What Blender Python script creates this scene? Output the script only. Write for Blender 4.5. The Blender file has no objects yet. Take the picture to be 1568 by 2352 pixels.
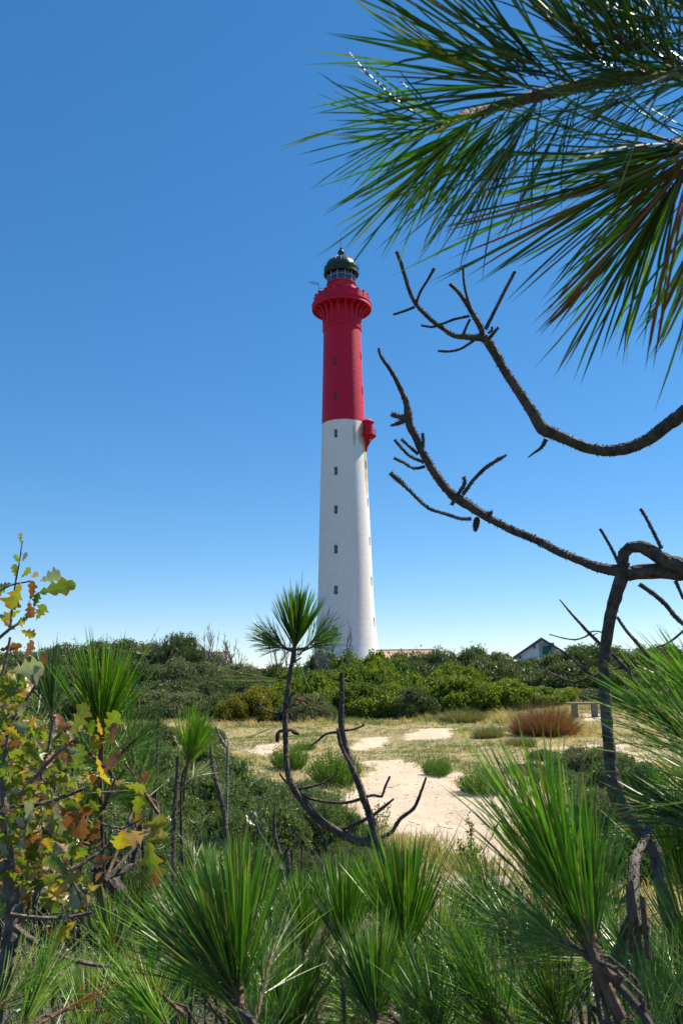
import bpy, math, random
from mathutils import Vector, Matrix, Quaternion, noise as mnoise
R = math.radians
random.seed(7)
rnd = random.Random(11)
scene = bpy.context.scene
col = scene.collection

# ------------------------------------------------------------------ camera
CAM_Z = 2.2
F_PX = 1850.0            # focal length in units of a 1568 x 2352 frame
PITCH = 11.05
ROLL = -0.75
cam_d = bpy.data.cameras.new('camera')
cam_d.sensor_fit = 'VERTICAL'
cam_d.sensor_height = 36.0
cam_d.sensor_width = 24.0
cam_d.lens = F_PX / 2352 * 36.0
cam_d.clip_start = 0.05
cam_d.clip_end = 6000
cam_d.dof.use_dof = True
cam_d.dof.focus_distance = 4.5
cam_d.dof.aperture_fstop = 20.0
cam = bpy.data.objects.new('camera', cam_d)
col.objects.link(cam)
cam.matrix_world = (Matrix.Translation((0, 0, CAM_Z)) @ Matrix.Rotation(R(90 + PITCH), 4, 'X')
                    @ Matrix.Rotation(R(ROLL), 4, 'Z'))
scene.camera = cam
CM = cam.matrix_world.copy()
ORG = CM.translation.copy()

# ------------------------------------------------------------------ light
SUN_AZ = 60.0            # degrees clockwise from the viewing direction (+Y)
SUN_EL = 51.0
to_sun = Vector((math.sin(R(SUN_AZ)) * math.cos(R(SUN_EL)), math.cos(R(SUN_AZ)) * math.cos(R(SUN_EL)), math.sin(R(SUN_EL))))
world = bpy.data.worlds.new('World')
scene.world = world
world.use_nodes = True
wn = world.node_tree
wn.nodes.clear()
sky = wn.nodes.new('ShaderNodeTexSky')
sky.sky_type = 'NISHITA'
sky.sun_disc = False
sky.sun_elevation = R(SUN_EL)
sky.sun_rotation = R(SUN_AZ)
sky.altitude = 200
sky.air_density = 0.8
sky.dust_density = 0.0
sky.ozone_density = 6
hs = wn.nodes.new('ShaderNodeHueSaturation')
hs.inputs['Saturation'].default_value = 1.42
bg = wn.nodes.new('ShaderNodeBackground')
bg.inputs['Strength'].default_value = 0.15
wo = wn.nodes.new('ShaderNodeOutputWorld')
gm = wn.nodes.new('ShaderNodeGamma')
gm.inputs['Gamma'].default_value = 0.69
wn.links.new(sky.outputs[0], gm.inputs['Color'])
wn.links.new(gm.outputs[0], hs.inputs['Color'])
wn.links.new(hs.outputs[0], bg.inputs['Color'])
wn.links.new(bg.outputs[0], wo.inputs['Surface'])
sun_d = bpy.data.lights.new('sun', 'SUN')
sun_d.energy = 5.0
sun_d.angle = R(0.53)
sun_d.color = (1.0, 0.905, 0.77)
sun = bpy.data.objects.new('sun', sun_d)
col.objects.link(sun)
sun.rotation_euler = to_sun.to_track_quat('Z', 'Y').to_euler()
sun.location = (40, 30, 60)
scene.view_settings.view_transform = 'Standard'
scene.view_settings.look = 'None'
scene.view_settings.gamma = 1
scene.view_settings.exposure = 0.8
scene.view_settings.use_curve_mapping = False
scene.cycles.max_bounces = 6
scene.cycles.diffuse_bounces = 3
scene.cycles.glossy_bounces = 2
scene.cycles.transmission_bounces = 3
scene.cycles.transparent_max_bounces = 4
scene.cycles.caustics_reflective = False
scene.cycles.caustics_refractive = False

# ------------------------------------------------------------------ places
def ray(x, y):
    return (CM.to_3x3() @ Vector(((x - 784) / F_PX, (1176 - y) / F_PX, -1.0))).normalized()
def P(x, y, d):
    """point seen at (x, y) of the 1568 x 2352 frame, d metres from the lens"""
    return ORG + ray(x, y) * d
def PY(x, y, Y):
    """point seen at (x, y) on the vertical plane Y metres ahead"""
    r = ray(x, y)
    return ORG + r * (Y / r.y)
def sstep(a, b, v):
    t = min(1.0, max(0.0, (v - a) / (b - a)))
    return t * t * (3 - 2 * t)
def fbm(x, y, s, o=3):
    return mnoise.fractal(Vector((x * s, y * s, 1.7)), 1.0, 2.0, o)
def gz(x, y):
    z = 0.75 * (1 - sstep(0.5, 10, y))
    z += 0.10 * fbm(x, y, 0.35) * sstep(2, 8, y)
    hill = sstep(35, 56, y) * (1 - sstep(75, 110, y))
    left = 1 - sstep(-9, -3, x)
    right = sstep(2, 9, x)
    z += hill * (0.2 + 1.3 * left + 0.6 * right) + 0.5 * sstep(60, 100, y)
    z += 0.3 * sstep(24, 34, y) * sstep(4, 12, x)
    z += 0.3 * sstep(10, 30, abs(x)) * sstep(10, 40, y)
    if y > 20: z += 0.35 * fbm(x + 9, y, 0.06) * sstep(20, 60, y)
    return z
def G(x, y):
    """ground point seen at (x, y)"""
    r = ray(x, y)
    t = 1.0
    while t < 400:
        p = ORG + r * t
        if p.z <= gz(p.x, p.y):
            return Vector((p.x, p.y, gz(p.x, p.y)))
        t += max(0.03, 0.25 * (p.z - gz(p.x, p.y)))
    p.z = gz(p.x, p.y)
    return p

# ------------------------------------------------------------------ helpers
def tag(o, label=None, cat=None, group=None, kind=None):
    if label: o['label'] = label
    if cat: o['category'] = cat
    if group: o['group'] = group
    if kind: o['kind'] = kind
    return o
def empty(name, loc, label=None, cat=None, group=None):
    o = bpy.data.objects.new(name, None)
    o.empty_display_size = 0.2
    col.objects.link(o)
    o.location = loc
    return tag(o, label, cat, group)
ZUP = Vector((0, 0, 1))
class MB:
    """collects vertices and faces, then links them as one mesh object"""
    def __init__(s):
        s.v = []; s.f = []; s.m = []; s.a = []; s.cur = 0; s.av = 0.0
    def vert(s, p, a=None):
        s.v.append((p[0], p[1], p[2])); s.a.append(s.av if a is None else a)
        return len(s.v) - 1
    def face(s, *idx):
        s.f.append(idx); s.m.append(s.cur)
    def box(s, lo, hi, M=None):
        c = [Vector((x, y, z)) for x in (lo[0], hi[0]) for y in (lo[1], hi[1]) for z in (lo[2], hi[2])]
        if M: c = [M @ p for p in c]
        i = [s.vert(p) for p in c]
        for q in ((0, 1, 3, 2), (4, 6, 7, 5), (0, 4, 5, 1), (2, 3, 7, 6), (0, 2, 6, 4), (1, 5, 7, 3)):
            s.face(*[i[k] for k in q])
    def tube(s, pts, rad, n=8, wob=0.0, cap=True):
        """tapered tube through pts with radii rad"""
        pts = [Vector(p) for p in pts]
        if not hasattr(rad, '__len__'): rad = [rad] * len(pts)
        rings = []
        prev = None
        for k, p in enumerate(pts):
            t = (pts[min(k + 1, len(pts) - 1)] - pts[max(k - 1, 0)])
            t = t.normalized() if t.length > 1e-9 else ZUP
            if prev is None:
                u = t.orthogonal().normalized()
            else:
                u = (prev - t * prev.dot(t)).normalized()
            prev = u
            w = t.cross(u)
            ring = []
            for j in range(n):
                a = 2 * math.pi * j / n
                r = rad[k] * (1 + (rnd.uniform(-wob, wob) if wob else 0))
                ring.append(s.vert(p + (u * math.cos(a) + w * math.sin(a)) * r))
            rings.append(ring)
        for a, b in zip(rings, rings[1:]):
            for j in range(n):
                s.face(a[j], a[(j + 1) % n], b[(j + 1) % n], b[j])
        if cap:
            s.face(*reversed(rings[0])); s.face(*rings[-1])
    def lathe(s, prof, n=64, M=None, closed=False):
        rings = []
        for r, z in prof:
            ring = []
            for j in range(n):
                a = 2 * math.pi * j / n
                p = Vector((r * math.sin(a), -r * math.cos(a), z))
                ring.append(s.vert(M @ p if M else p))
            rings.append(ring)
        prs = list(zip(rings, rings[1:]))
        if closed: prs.append((rings[-1], rings[0]))
        for a, b in prs:
            for j in range(n):
                s.face(a[j], a[(j + 1) % n], b[(j + 1) % n], b[j])
    def mesh(s, name, mats, smooth=False):
        me = bpy.data.meshes.new(name)
        me.from_pydata(s.v, [], s.f)
        mats = mats if isinstance(mats, (list, tuple)) else [mats]
        for m in mats: me.materials.append(m)
        if len(mats) > 1: me.polygons.foreach_set('material_index', s.m)
        if smooth: me.polygons.foreach_set('use_smooth', [True] * len(me.polygons))
        at = me.attributes.new('tone', 'FLOAT', 'POINT')
        at.data.foreach_set('value', s.a)
        me.update()
        return me
    def build(s, name, mats, parent=None, smooth=False, loc=None):
        o = bpy.data.objects.new(name, s.mesh(name, mats, smooth))
        col.objects.link(o)
        if loc is not None: o.location = loc
        if parent is not None:
            o.parent = parent
        return o
def place(name, me, parent=None, M=None):
    o = bpy.data.objects.new(name, me)
    col.objects.link(o)
    if parent is not None: o.parent = parent
    if M is not None: o.matrix_local = M
    return o
def copy_tree(o, parent=None):
    c = o.copy(); col.objects.link(c)
    if parent is not None: c.parent = parent
    for k in list(o.children):
        copy_tree(k, c)
    return c
def smooth_path(pts, step):
    """Catmull-Rom through (Vector, radius) pairs, sampled about every step metres"""
    out = []
    n = len(pts)
    for i in range(n - 1):
        p0, p1, p2, p3 = pts[max(i - 1, 0)], pts[i], pts[i + 1], pts[min(i + 2, n - 1)]
        L = (p2[0] - p1[0]).length
        m = max(1, int(L / step))
        for k in range(m):
            t = k / m
            a = p1[0]; b = p2[0]
            v = 0.5 * ((2 * a) + (b - p0[0]) * t + (2 * p0[0] - 5 * a + 4 * b - p3[0]) * t * t + (3 * a - p0[0] - 3 * b + p3[0]) * t ** 3)
            out.append((v, p1[1] + (p2[1] - p1[1]) * t))
    out.append(pts[-1])
    return out

# ------------------------------------------------------------------ materials
def mat(name):
    m = bpy.data.materials.new(name)
    m.use_nodes = True
    nt = m.node_tree
    nt.nodes.clear()
    out = nt.nodes.new('ShaderNodeOutputMaterial')
    return m, nt, out
def N(nt, typ, **kw):
    n = nt.nodes.new(typ)
    for k, v in kw.items():
        if k in n.inputs.keys(): n.inputs[k].default_value = v
        else: setattr(n, k, v)
    return n
def ramp(nt, stops, src=None, interp='LINEAR'):
    r = nt.nodes.new('ShaderNodeValToRGB')
    r.color_ramp.interpolation = interp
    e = r.color_ramp.elements
    while len(e) < len(stops): e.new(0.5)
    for k, (p, c) in enumerate(stops):
        e[k].position = p
        e[k].color = (c[0], c[1], c[2], 1) if hasattr(c, '__len__') else (c, c, c, 1)
    if src is not None: nt.links.new(src, r.inputs[0])
    return r
def mixc(nt, fac, a, b, mode='MIX'):
    m = nt.nodes.new('ShaderNodeMix'); m.data_type = 'RGBA'; m.blend_type = mode
    for s_, v in ((0, fac), (6, a), (7, b)):
        if hasattr(v, 'is_linked') or hasattr(v, 'links'): nt.links.new(v, m.inputs[s_])
        elif hasattr(v, '__len__'): m.inputs[s_].default_value = (*v[:3], 1)
        else: m.inputs[s_].default_value = v
    return m.outputs[2]
def mathn(nt, op, a, b=0.0, clamp=False):
    m = nt.nodes.new('ShaderNodeMath'); m.operation = op; m.use_clamp = clamp
    for i, v in ((0, a), (1, b)):
        if hasattr(v, 'links'): nt.links.new(v, m.inputs[i])
        else: m.inputs[i].default_value = v
    return m.outputs[0]
def noise_tex(nt, scale, detail=4, vec=None, rough=0.55):
    n = N(nt, 'ShaderNodeTexNoise', Scale=scale, Detail=detail, Roughness=rough)
    if vec is not None: nt.links.new(vec, n.inputs['Vector'])
    return n.outputs['Fac']
def leafy(name, colors, rough=0.5, trans=0.35, tipcol=None, basecol=None, spec=0.4, patch=0.5, pscale=1.2, tip0=0.93):
    """leaves: colour by leaf, drifting slowly over the plant, some light let through"""
    m, nt, out = mat(name)
    geo = N(nt, 'ShaderNodeNewGeometry')
    tc = N(nt, 'ShaderNodeTexCoord')
    n1 = noise_tex(nt, pscale, 2, geo.outputs['Position'])
    v = mathn(nt, 'ADD', mathn(nt, 'MULTIPLY', geo.outputs['Random Per Island'], 1 - patch), mathn(nt, 'MULTIPLY', n1, patch))
    rp = ramp(nt, [(0.12 + 0.76 * k / max(1, len(colors) - 1), c) for k, c in enumerate(colors)], v)
    c = rp.outputs[0]
    at = N(nt, 'ShaderNodeAttribute', attribute_name='tone')
    if basecol:
        f = ramp(nt, [(0.0, 1.0), (0.16, 0.0)], at.outputs['Fac']).outputs[0]
        c = mixc(nt, f, c, basecol)
    if tipcol:
        f = ramp(nt, [(tip0, 0.0), (1.0, 0.8)], at.outputs['Fac']).outputs[0]
        c = mixc(nt, f, c, tipcol)
    bs = N(nt, 'ShaderNodeBsdfPrincipled', Roughness=rough)
    bs.inputs['Specular IOR Level'].default_value = spec
    nt.links.new(c, bs.inputs['Base Color'])
    tr = N(nt, 'ShaderNodeBsdfTranslucent')
    tcl = mixc(nt, 1.0, c, (1.7, 1.8, 0.6), 'MULTIPLY')
    nt.links.new(tcl, tr.inputs['Color'])
    mx = N(nt, 'ShaderNodeMixShader'); mx.inputs[0].default_value = trans
    nt.links.new(bs.outputs[0], mx.inputs[1]); nt.links.new(tr.outputs[0], mx.inputs[2])
    nt.links.new(mx.outputs[0], out.inputs['Surface'])
    return m
def plain(name, color, rough=0.6, metal=0.0, var=0.25, scale=6.0, bump=0.0, bscale=40.0, spec=0.4):
    m, nt, out = mat(name)
    tc = N(nt, 'ShaderNodeTexCoord')
    n = noise_tex(nt, scale, 5, tc.outputs['Object'])
    lo = [c * (1 - var) for c in color]; hi = [min(1, c * (1 + var)) for c in color]
    rp = ramp(nt, [(0.3, lo), (0.7, hi)], n)
    bs = N(nt, 'ShaderNodeBsdfPrincipled', Roughness=rough, Metallic=metal)
    bs.inputs['Specular IOR Level'].default_value = spec
    nt.links.new(rp.outputs[0], bs.inputs['Base Color'])
    if bump:
        b = N(nt, 'ShaderNodeBump', Strength=bump, Distance=0.02)
        nt.links.new(noise_tex(nt, bscale, 6, tc.outputs['Object']), b.inputs['Height'])
        nt.links.new(b.outputs[0], bs.inputs['Normal'])
    nt.links.new(bs.outputs[0], out.inputs['Surface'])
    return m
def bark_mat(name, dark, light, scale=60):
    m, nt, out = mat(name)
    geo = N(nt, 'ShaderNodeNewGeometry')
    vo = N(nt, 'ShaderNodeTexVoronoi', Scale=scale)
    nt.links.new(geo.outputs['Position'], vo.inputs['Vector'])
    n = noise_tex(nt, scale * 0.6, 6, geo.outputs['Position'], 0.7)
    n2 = noise_tex(nt, scale * 0.15, 3, geo.outputs['Position'])
    c = mixc(nt, ramp(nt, [(0.35, 0), (0.65, 1)], n).outputs[0], dark, light)
    c = mixc(nt, ramp(nt, [(0.5, 0), (0.75, 0.5)], n2).outputs[0], c, (0.16, 0.15, 0.13))
    bs = N(nt, 'ShaderNodeBsdfPrincipled', Roughness=0.85)
    nt.links.new(c, bs.inputs['Base Color'])
    h = mathn(nt, 'ADD', n, mathn(nt, 'MULTIPLY', vo.outputs['Distance'], 0.8))
    b = N(nt, 'ShaderNodeBump', Strength=0.9, Distance=0.006)
    nt.links.new(h, b.inputs['Height']); nt.links.new(b.outputs[0], bs.inputs['Normal'])
    nt.links.new(bs.outputs[0], out.inputs['Surface'])
    return m

M_needle = leafy('pine_needle', [(0.05, 0.13, 0.014), (0.11, 0.24, 0.018), (0.19, 0.36, 0.024), (0.30, 0.46, 0.045), (0.34, 0.30, 0.08)], rough=0.4, trans=0.5,
                 tipcol=(0.22, 0.2, 0.06), basecol=(0.2, 0.13, 0.07), spec=0.7, patch=0.3, pscale=4)
M_needle_dark = leafy('pine_needle_dark', [(0.03, 0.09, 0.018), (0.065, 0.17, 0.022), (0.13, 0.27, 0.028), (0.26, 0.22, 0.07)], rough=0.36, trans=0.45,
                 tipcol=(0.16, 0.14, 0.05), basecol=(0.16, 0.1, 0.06), spec=0.8, patch=0.3, pscale=4)
M_needle_pale = leafy('pine_needle_pale', [(0.08, 0.17, 0.03), (0.16, 0.26, 0.05), (0.32, 0.38, 0.12)], rough=0.35, trans=0.35,
                 tipcol=(0.3, 0.25, 0.1), basecol=(0.55, 0.45, 0.28), spec=0.6, patch=0.3, pscale=4)
M_needle_dry = leafy('pine_needle_dry', [(0.20, 0.05, 0.015), (0.34, 0.11, 0.02), (0.25, 0.16, 0.04)], rough=0.5, trans=0.3)
M_holm = leafy('holm_oak_leaf', [(0.03, 0.055, 0.018), (0.065, 0.10, 0.032), (0.11, 0.15, 0.05), (0.20, 0.23, 0.10)], rough=0.45, trans=0.2, patch=0.5, pscale=0.5)
M_grey = leafy('grey_shrub_leaf', [(0.06, 0.08, 0.04), (0.10, 0.125, 0.06), (0.16, 0.18, 0.09), (0.24, 0.25, 0.15)], rough=0.6, trans=0.2, patch=0.5, pscale=0.6)
M_bright = leafy('bramble_leaf', [(0.03, 0.065, 0.012), (0.07, 0.125, 0.018), (0.16, 0.21, 0.028), (0.33, 0.31, 0.04)], rough=0.45, trans=0.35, patch=0.55, pscale=0.5)
M_gold = leafy('yellowing_leaf', [(0.07, 0.08, 0.015), (0.16, 0.16, 0.02), (0.30, 0.24, 0.03)], rough=0.5, trans=0.35, patch=0.5, pscale=0.8)
M_small = leafy('small_leaf', [(0.035, 0.065, 0.02), (0.075, 0.125, 0.035), (0.13, 0.185, 0.055), (0.30, 0.33, 0.2)], rough=0.35, trans=0.25, patch=0.35, pscale=2.0, spec=0.6)  # last, palest tone paints glints of light into the leaf colour
M_rosemary = leafy('rosemary_leaf', [(0.035, 0.085, 0.015), (0.07, 0.15, 0.022), (0.14, 0.24, 0.04)], rough=0.5, trans=0.35, patch=0.3, pscale=3)
M_broom = leafy('rusty_broom', [(0.16, 0.065, 0.04), (0.24, 0.09, 0.05), (0.30, 0.13, 0.08)], rough=0.7, tipcol=(0.09, 0.14, 0.09), tip0=0.55, trans=0.2, patch=0.6, pscale=1.0)
M_broomg = leafy('green_broom', [(0.17, 0.12, 0.06), (0.22, 0.17, 0.09), (0.2, 0.18, 0.09)], rough=0.7, tipcol=(0.12, 0.17, 0.06), tip0=0.3, trans=0.2, patch=0.6, pscale=1.0)
M_straw = leafy('dry_grass', [(0.24, 0.19, 0.10), (0.42, 0.325, 0.175), (0.62, 0.49, 0.30)], rough=0.7, trans=0.3, patch=0.5, pscale=0.8)
M_grass = leafy('dune_grass', [(0.08, 0.12, 0.04), (0.15, 0.19, 0.07), (0.28, 0.28, 0.13)], rough=0.6, trans=0.3, patch=0.5, pscale=0.5)
M_bark = bark_mat('pine_bark', (0.022, 0.017, 0.014), (0.13, 0.10, 0.075))
M_oakbark = bark_mat('oak_bark', (0.03, 0.025, 0.02), (0.18, 0.15, 0.12), 50)
M_twig = bark_mat('twig_bark', (0.05, 0.04, 0.033), (0.20, 0.16, 0.13), 90)
M_grey_wood = bark_mat('grey_dead_wood', (0.10, 0.09, 0.08), (0.32, 0.29, 0.26), 70)
M_cone = plain('cone_scale', (0.07, 0.04, 0.022), 0.7, var=0.5, scale=60)
M_core = plain('shaded_wood', (0.02, 0.022, 0.012), 0.9)

# ------------------------------------------------------------------ ground
def inpoly(x, y, poly):
    c = False
    n = len(poly)
    for i in range(n):
        x1, y1 = poly[i]; x2, y2 = poly[i - 1]
        if (y1 > y) != (y2 > y) and x < (x2 - x1) * (y - y1) / (y2 - y1) + x1: c = not c
    return c
def gpoly(pts):
    return [(G(x, y).x, G(x, y).y) for x, y in pts]
SAND = [gpoly(p) for p in (
    [(770, 1850), (830, 1790), (845, 1750), (930, 1742), (1000, 1770), (1060, 1775), (1045, 1810), (1130, 1850), (1170, 1880), (1175, 1990), (1060, 1985), (960, 1925), (880, 1900), (800, 1870)],
    [(800, 1725), (830, 1695), (890, 1690), (905, 1705), (850, 1725)],
    [(925, 1700), (960, 1675), (1050, 1672), (1040, 1688), (980, 1700)],
    [(565, 1725), (590, 1712), (660, 1700), (650, 1722), (600, 1738)],
    [(970, 2010), (1030, 2000), (1120, 2020), (1100, 2130), (1000, 2120)],
    [(1330, 1640), (1380, 1640), (1400, 1655), (1340, 1655)],
    [(1040, 1645), (1000, 1637), (1060, 1632), (1110, 1640)],
    [(820, 1645), (840, 1635), (900, 1640), (880, 1652)],
)]
def edge_dist(x, y, poly):
    best = 1e9
    for i in range(len(poly)):
        ax, ay = poly[i - 1]; bx, by = poly[i]
        dx, dy = bx - ax, by - ay
        t = max(0, min(1, ((x - ax) * dx + (y - ay) * dy) / (dx * dx + dy * dy + 1e-9)))
        best = min(best, math.hypot(x - ax - t * dx, y - ay - t * dy))
    return best
SB = [(min(p[0] for p in q) - 1, max(p[0] for p in q) + 1, min(p[1] for p in q) - 1, max(p[1] for p in q) + 1) for q in SAND]
def cover(x, y):
    """0 = bare sand, 1 = fully grown"""
    s = -9.0
    for q, b in zip(SAND, SB):
        if b[0] < x < b[1] and b[2] < y < b[3]:
            d = edge_dist(x, y, q)
            s = max(s, d if inpoly(x, y, q) else -d)
    w = 0.35 * fbm(x, y, 0.9) + 0.2 * fbm(x + 4, y, 2.6)
    bare = sstep(-0.25, 0.35, s + w)
    open_ = sstep(0.32, 0.7, fbm(x + 31, y, 0.22) * 0.9 + 0.15 * fbm(x, y, 1.4)) * (1 - sstep(40, 55, y)) * sstep(9, 12, y)
    return (1 - bare) * (1 - 0.75 * open_)
def axis(stops):
    out = []
    for (a, b, st) in stops:
        k = a
        while k < b - 1e-6:
            out.append(k); k += st
    out.append(stops[-1][1])
    return out
gx = axis([(-3000, -400, 650), (-400, -60, 40), (-60, -16, 2), (-16, 16, 0.16), (16, 60, 2), (60, 400, 40), (400, 3000, 650)])
gy = axis([(-400, -20, 60), (-20, 2, 1), (2, 34, 0.16), (34, 70, 1), (70, 160, 5), (160, 400, 40), (400, 4600, 600)])
gb = MB()
nx = len(gx)
for yy in gy:
    for xx in gx:
        z = gz(xx, yy)
        cv = 1.0
        if 8 < yy < 60 and abs(xx) < 30:
            cv = cover(xx, yy)
            if cv < 0.6 and yy < 34: z += 0.045 * fbm(xx, yy, 2.2, 4) + 0.03 * mnoise.noise(Vector((xx * 5, yy * 5, 0)))
        hl = sstep(37.5, 40, yy + 1.5 * fbm(xx, yy, .3))
        if hl > 0: cv = cv * (1 - hl) + 2 * hl
        cv += (1 - sstep(5.5, 8.5, yy + fbm(xx, yy, .8)))
        gb.vert((xx, yy, z), cv)
for j in range(len(gy) - 1):
    for i in range(nx - 1):
        a = j * nx + i
        gb.face(a, a + 1, a + nx + 1, a + nx)
m, nt, out = mat('dune_ground')
geo = N(nt, 'ShaderNodeNewGeometry'); at = N(nt, 'ShaderNodeAttribute', attribute_name='tone')
n1 = noise_tex(nt, 1.3, 5, geo.outputs['Position']); n2 = noise_tex(nt, 9, 6, geo.outputs['Position'], 0.65); n3 = noise_tex(nt, 70, 4, geo.outputs['Position'])
sandc = mixc(nt, ramp(nt, [(0.35, 0), (0.7, 1)], n1).outputs[0], (0.61, 0.50, 0.37), (0.52, 0.415, 0.295))
sandc = mixc(nt, ramp(nt, [(0.55, 0), (0.8, 0.5)], n3).outputs[0], sandc, (0.34, 0.25, 0.16))
litter = mixc(nt, ramp(nt, [(0.35, 0), (0.65, 1)], n2).outputs[0], (0.17, 0.16, 0.07), (0.42, 0.33, 0.18))
fac = mathn(nt, 'ADD', at.outputs['Fac'], mathn(nt, 'MULTIPLY', mathn(nt, 'SUBTRACT', n2, 0.5), 0.9))
f = ramp(nt, [(0.35, 0), (0.75, 1)], fac).outputs[0]
scrub = mixc(nt, ramp(nt, [(0.35, 0), (0.65, 1)], n2).outputs[0], (0.05, 0.045, 0.025), (0.14, 0.11, 0.06))
f2 = mathn(nt, 'SUBTRACT', at.outputs['Fac'], 1.0, True)
bs = N(nt, 'ShaderNodeBsdfPrincipled', Roughness=0.95)
bs.inputs['Specular IOR Level'].default_value = 0.15
nt.links.new(mixc(nt, f2, mixc(nt, f, sandc, litter), scrub), bs.inputs['Base Color'])
bp = N(nt, 'ShaderNodeBump', Strength=0.8, Distance=0.06)
nt.links.new(mathn(nt, 'ADD', n2, mathn(nt, 'MULTIPLY', n3, 0.3)), bp.inputs['Height']); nt.links.new(bp.outputs[0], bs.inputs['Normal'])
nt.links.new(bs.outputs[0], out.inputs['Surface'])
tag(gb.build('ground', m, smooth=True), 'sandy dune ground with dry grass and a bare pale sand path', kind='structure')
# ------------------------------------------------------------------ lighthouse
LY = 118.0
def axis_x(): return PY(787, 1000, LY).x
LX = PY(788.5, 1000, LY).x
def zat(y, x=None):
    """height on the tower axis plane seen at frame row y"""
    return PY(788, y, LY).z
def rat(y, hw):
    z = zat(y); p = Vector((LX, LY, z)) - ORG
    depth = -(CM.to_3x3().transposed() @ p).z
    return hw * depth / F_PX
LZ = 0.3
def lmat(name, color, stain=False, dirty=0.12, joints=True):
    m, nt, out = mat(name)
    tc = N(nt, 'ShaderNodeTexCoord')
    sep = N(nt, 'ShaderNodeSeparateXYZ'); nt.links.new(tc.outputs['Object'], sep.inputs[0])
    ang = mathn(nt, 'ARCTAN2', sep.outputs[0], sep.outputs[1])
    cmb = N(nt, 'ShaderNodeCombineXYZ')
    nt.links.new(mathn(nt, 'MULTIPLY', ang, 3.6), cmb.inputs[0]); nt.links.new(mathn(nt, 'MULTIPLY', sep.outputs[2], 0.35), cmb.inputs[1])
    streak = noise_tex(nt, 2.2, 6, cmb.outputs[0], 0.65)
    big = noise_tex(nt, 0.35, 4, tc.outputs['Object'])
    fine = noise_tex(nt, 6, 6, tc.outputs['Object'], 0.7)
    c = mixc(nt, ramp(nt, [(0.4, 0), (0.8, dirty * 2.5)], streak).outputs[0], color, [k * 0.72 for k in color])
    c = mixc(nt, ramp(nt, [(0.4, 0), (0.75, dirty * 1.8)], big).outputs[0], c, [color[0] * 0.85, color[1] * 0.8, color[2] * 0.7])
    c = mixc(nt, ramp(nt, [(0.5, 0), (0.8, dirty * 2.5)], fine).outputs[0], c, [k * 0.6 for k in color])
    if stain:   # rust running down from the iron balcony
        def blob(a0, z0, wa, wz):
            da = mathn(nt, 'DIVIDE', mathn(nt, 'SUBTRACT', mathn(nt, 'ARCTAN2', sep.outputs[0], mathn(nt, 'MULTIPLY', sep.outputs[1], -1)), a0), wa)
            dz = mathn(nt, 'DIVIDE', mathn(nt, 'SUBTRACT', sep.outputs[2], z0), wz)
            rr = mathn(nt, 'ADD', mathn(nt, 'MULTIPLY', da, da), mathn(nt, 'MULTIPLY', dz, dz))
            v = mathn(nt, 'ADD', rr, mathn(nt, 'MULTIPLY', mathn(nt, 'SUBTRACT', streak, 0.56), 2.6))
            return ramp(nt, [(0.1, 1.0), (1.25, 0.0)], v).outputs[0]
        zs = zat(1010)
        b1 = blob(R(56), zs + 0.3, R(17), 2.0)
        b2 = blob(R(70), zs - 4.0, R(12), 6.0)
        b3 = blob(R(29), zs + .2, R(6), 2.2)
        c = mixc(nt, mathn(nt, 'MULTIPLY', b2, 1.0), c, (0.50, 0.33, 0.14))
        c = mixc(nt, mathn(nt, 'MULTIPLY', mathn(nt, 'MAXIMUM', b1, mathn(nt, 'MULTIPLY', b3, 0.7)), 0.85), c, (0.42, 0.22, 0.07))
    bs = N(nt, 'ShaderNodeBsdfPrincipled', Roughness=0.55)
    bs.inputs['Specular IOR Level'].default_value = 0.3
    nt.links.new(c, bs.inputs['Base Color'])
    # cast-concrete lifts and shutter marks as fine relief
    br = N(nt, 'ShaderNodeTexBrick', Scale=1.0); br.inputs['Mortar Size'].default_value = 0.02
    br.inputs['Brick Width'].default_value = 1.25; br.inputs['Row Height'].default_value = 0.92
    br.inputs['Color1'].default_value = (1, 1, 1, 1); br.inputs['Color2'].default_value = (0.8, 0.8, 0.8, 1); br.inputs['Mortar'].default_value = (0, 0, 0, 1)
    cm2 = N(nt, 'ShaderNodeCombineXYZ')
    wz = mathn(nt, 'ADD', sep.outputs[2], mathn(nt, 'MULTIPLY', streak, 0.05))
    nt.links.new(mathn(nt, 'MULTIPLY', ang, 3.9), cm2.inputs[0]); nt.links.new(wz, cm2.inputs[1])
    nt.links.new(cm2.outputs[0], br.inputs['Vector'])
    h = mathn(nt, 'ADD', mathn(nt, 'MULTIPLY', br.outputs['Color'], 1.0 if joints else 0.0), mathn(nt, 'MULTIPLY', mathn(nt, 'ADD', fine, streak), 0.5))
    bp = N(nt, 'ShaderNodeBump', Strength=0.8, Distance=0.025)
    nt.links.new(h, bp.inputs['Height']); nt.links.new(bp.outputs[0], bs.inputs['Normal'])
    nt.links.new(bs.outputs[0], out.inputs['Surface'])
    return m
M_white = lmat('white_painted_concrete', (0.84, 0.82, 0.77), stain=True)
M_red = lmat('red_painted_concrete', (0.58, 0.006, 0.046), dirty=0.24)
M_redp = lmat('red_painted_iron', (0.54, 0.006, 0.042), dirty=0.25, joints=False)
M_copper = plain('green_copper', (0.055, 0.10, 0.095), 0.4, 0.5, var=0.5, scale=2.2)
M_copperd = plain('dark_green_copper', (0.03, 0.05, 0.04), 0.5, 0.4, var=0.5, scale=3)
M_iron = plain('dark_iron', (0.04, 0.04, 0.045), 0.5, 0.5)
M_frame = plain('window_frame_paint', (0.30, 0.36, 0.42), 0.5)
M_lens = plain('lens_bronze', (0.25, 0.24, 0.16), 0.25, 0.6, scale=3)
m, nt, out = mat('window_glass')
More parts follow.
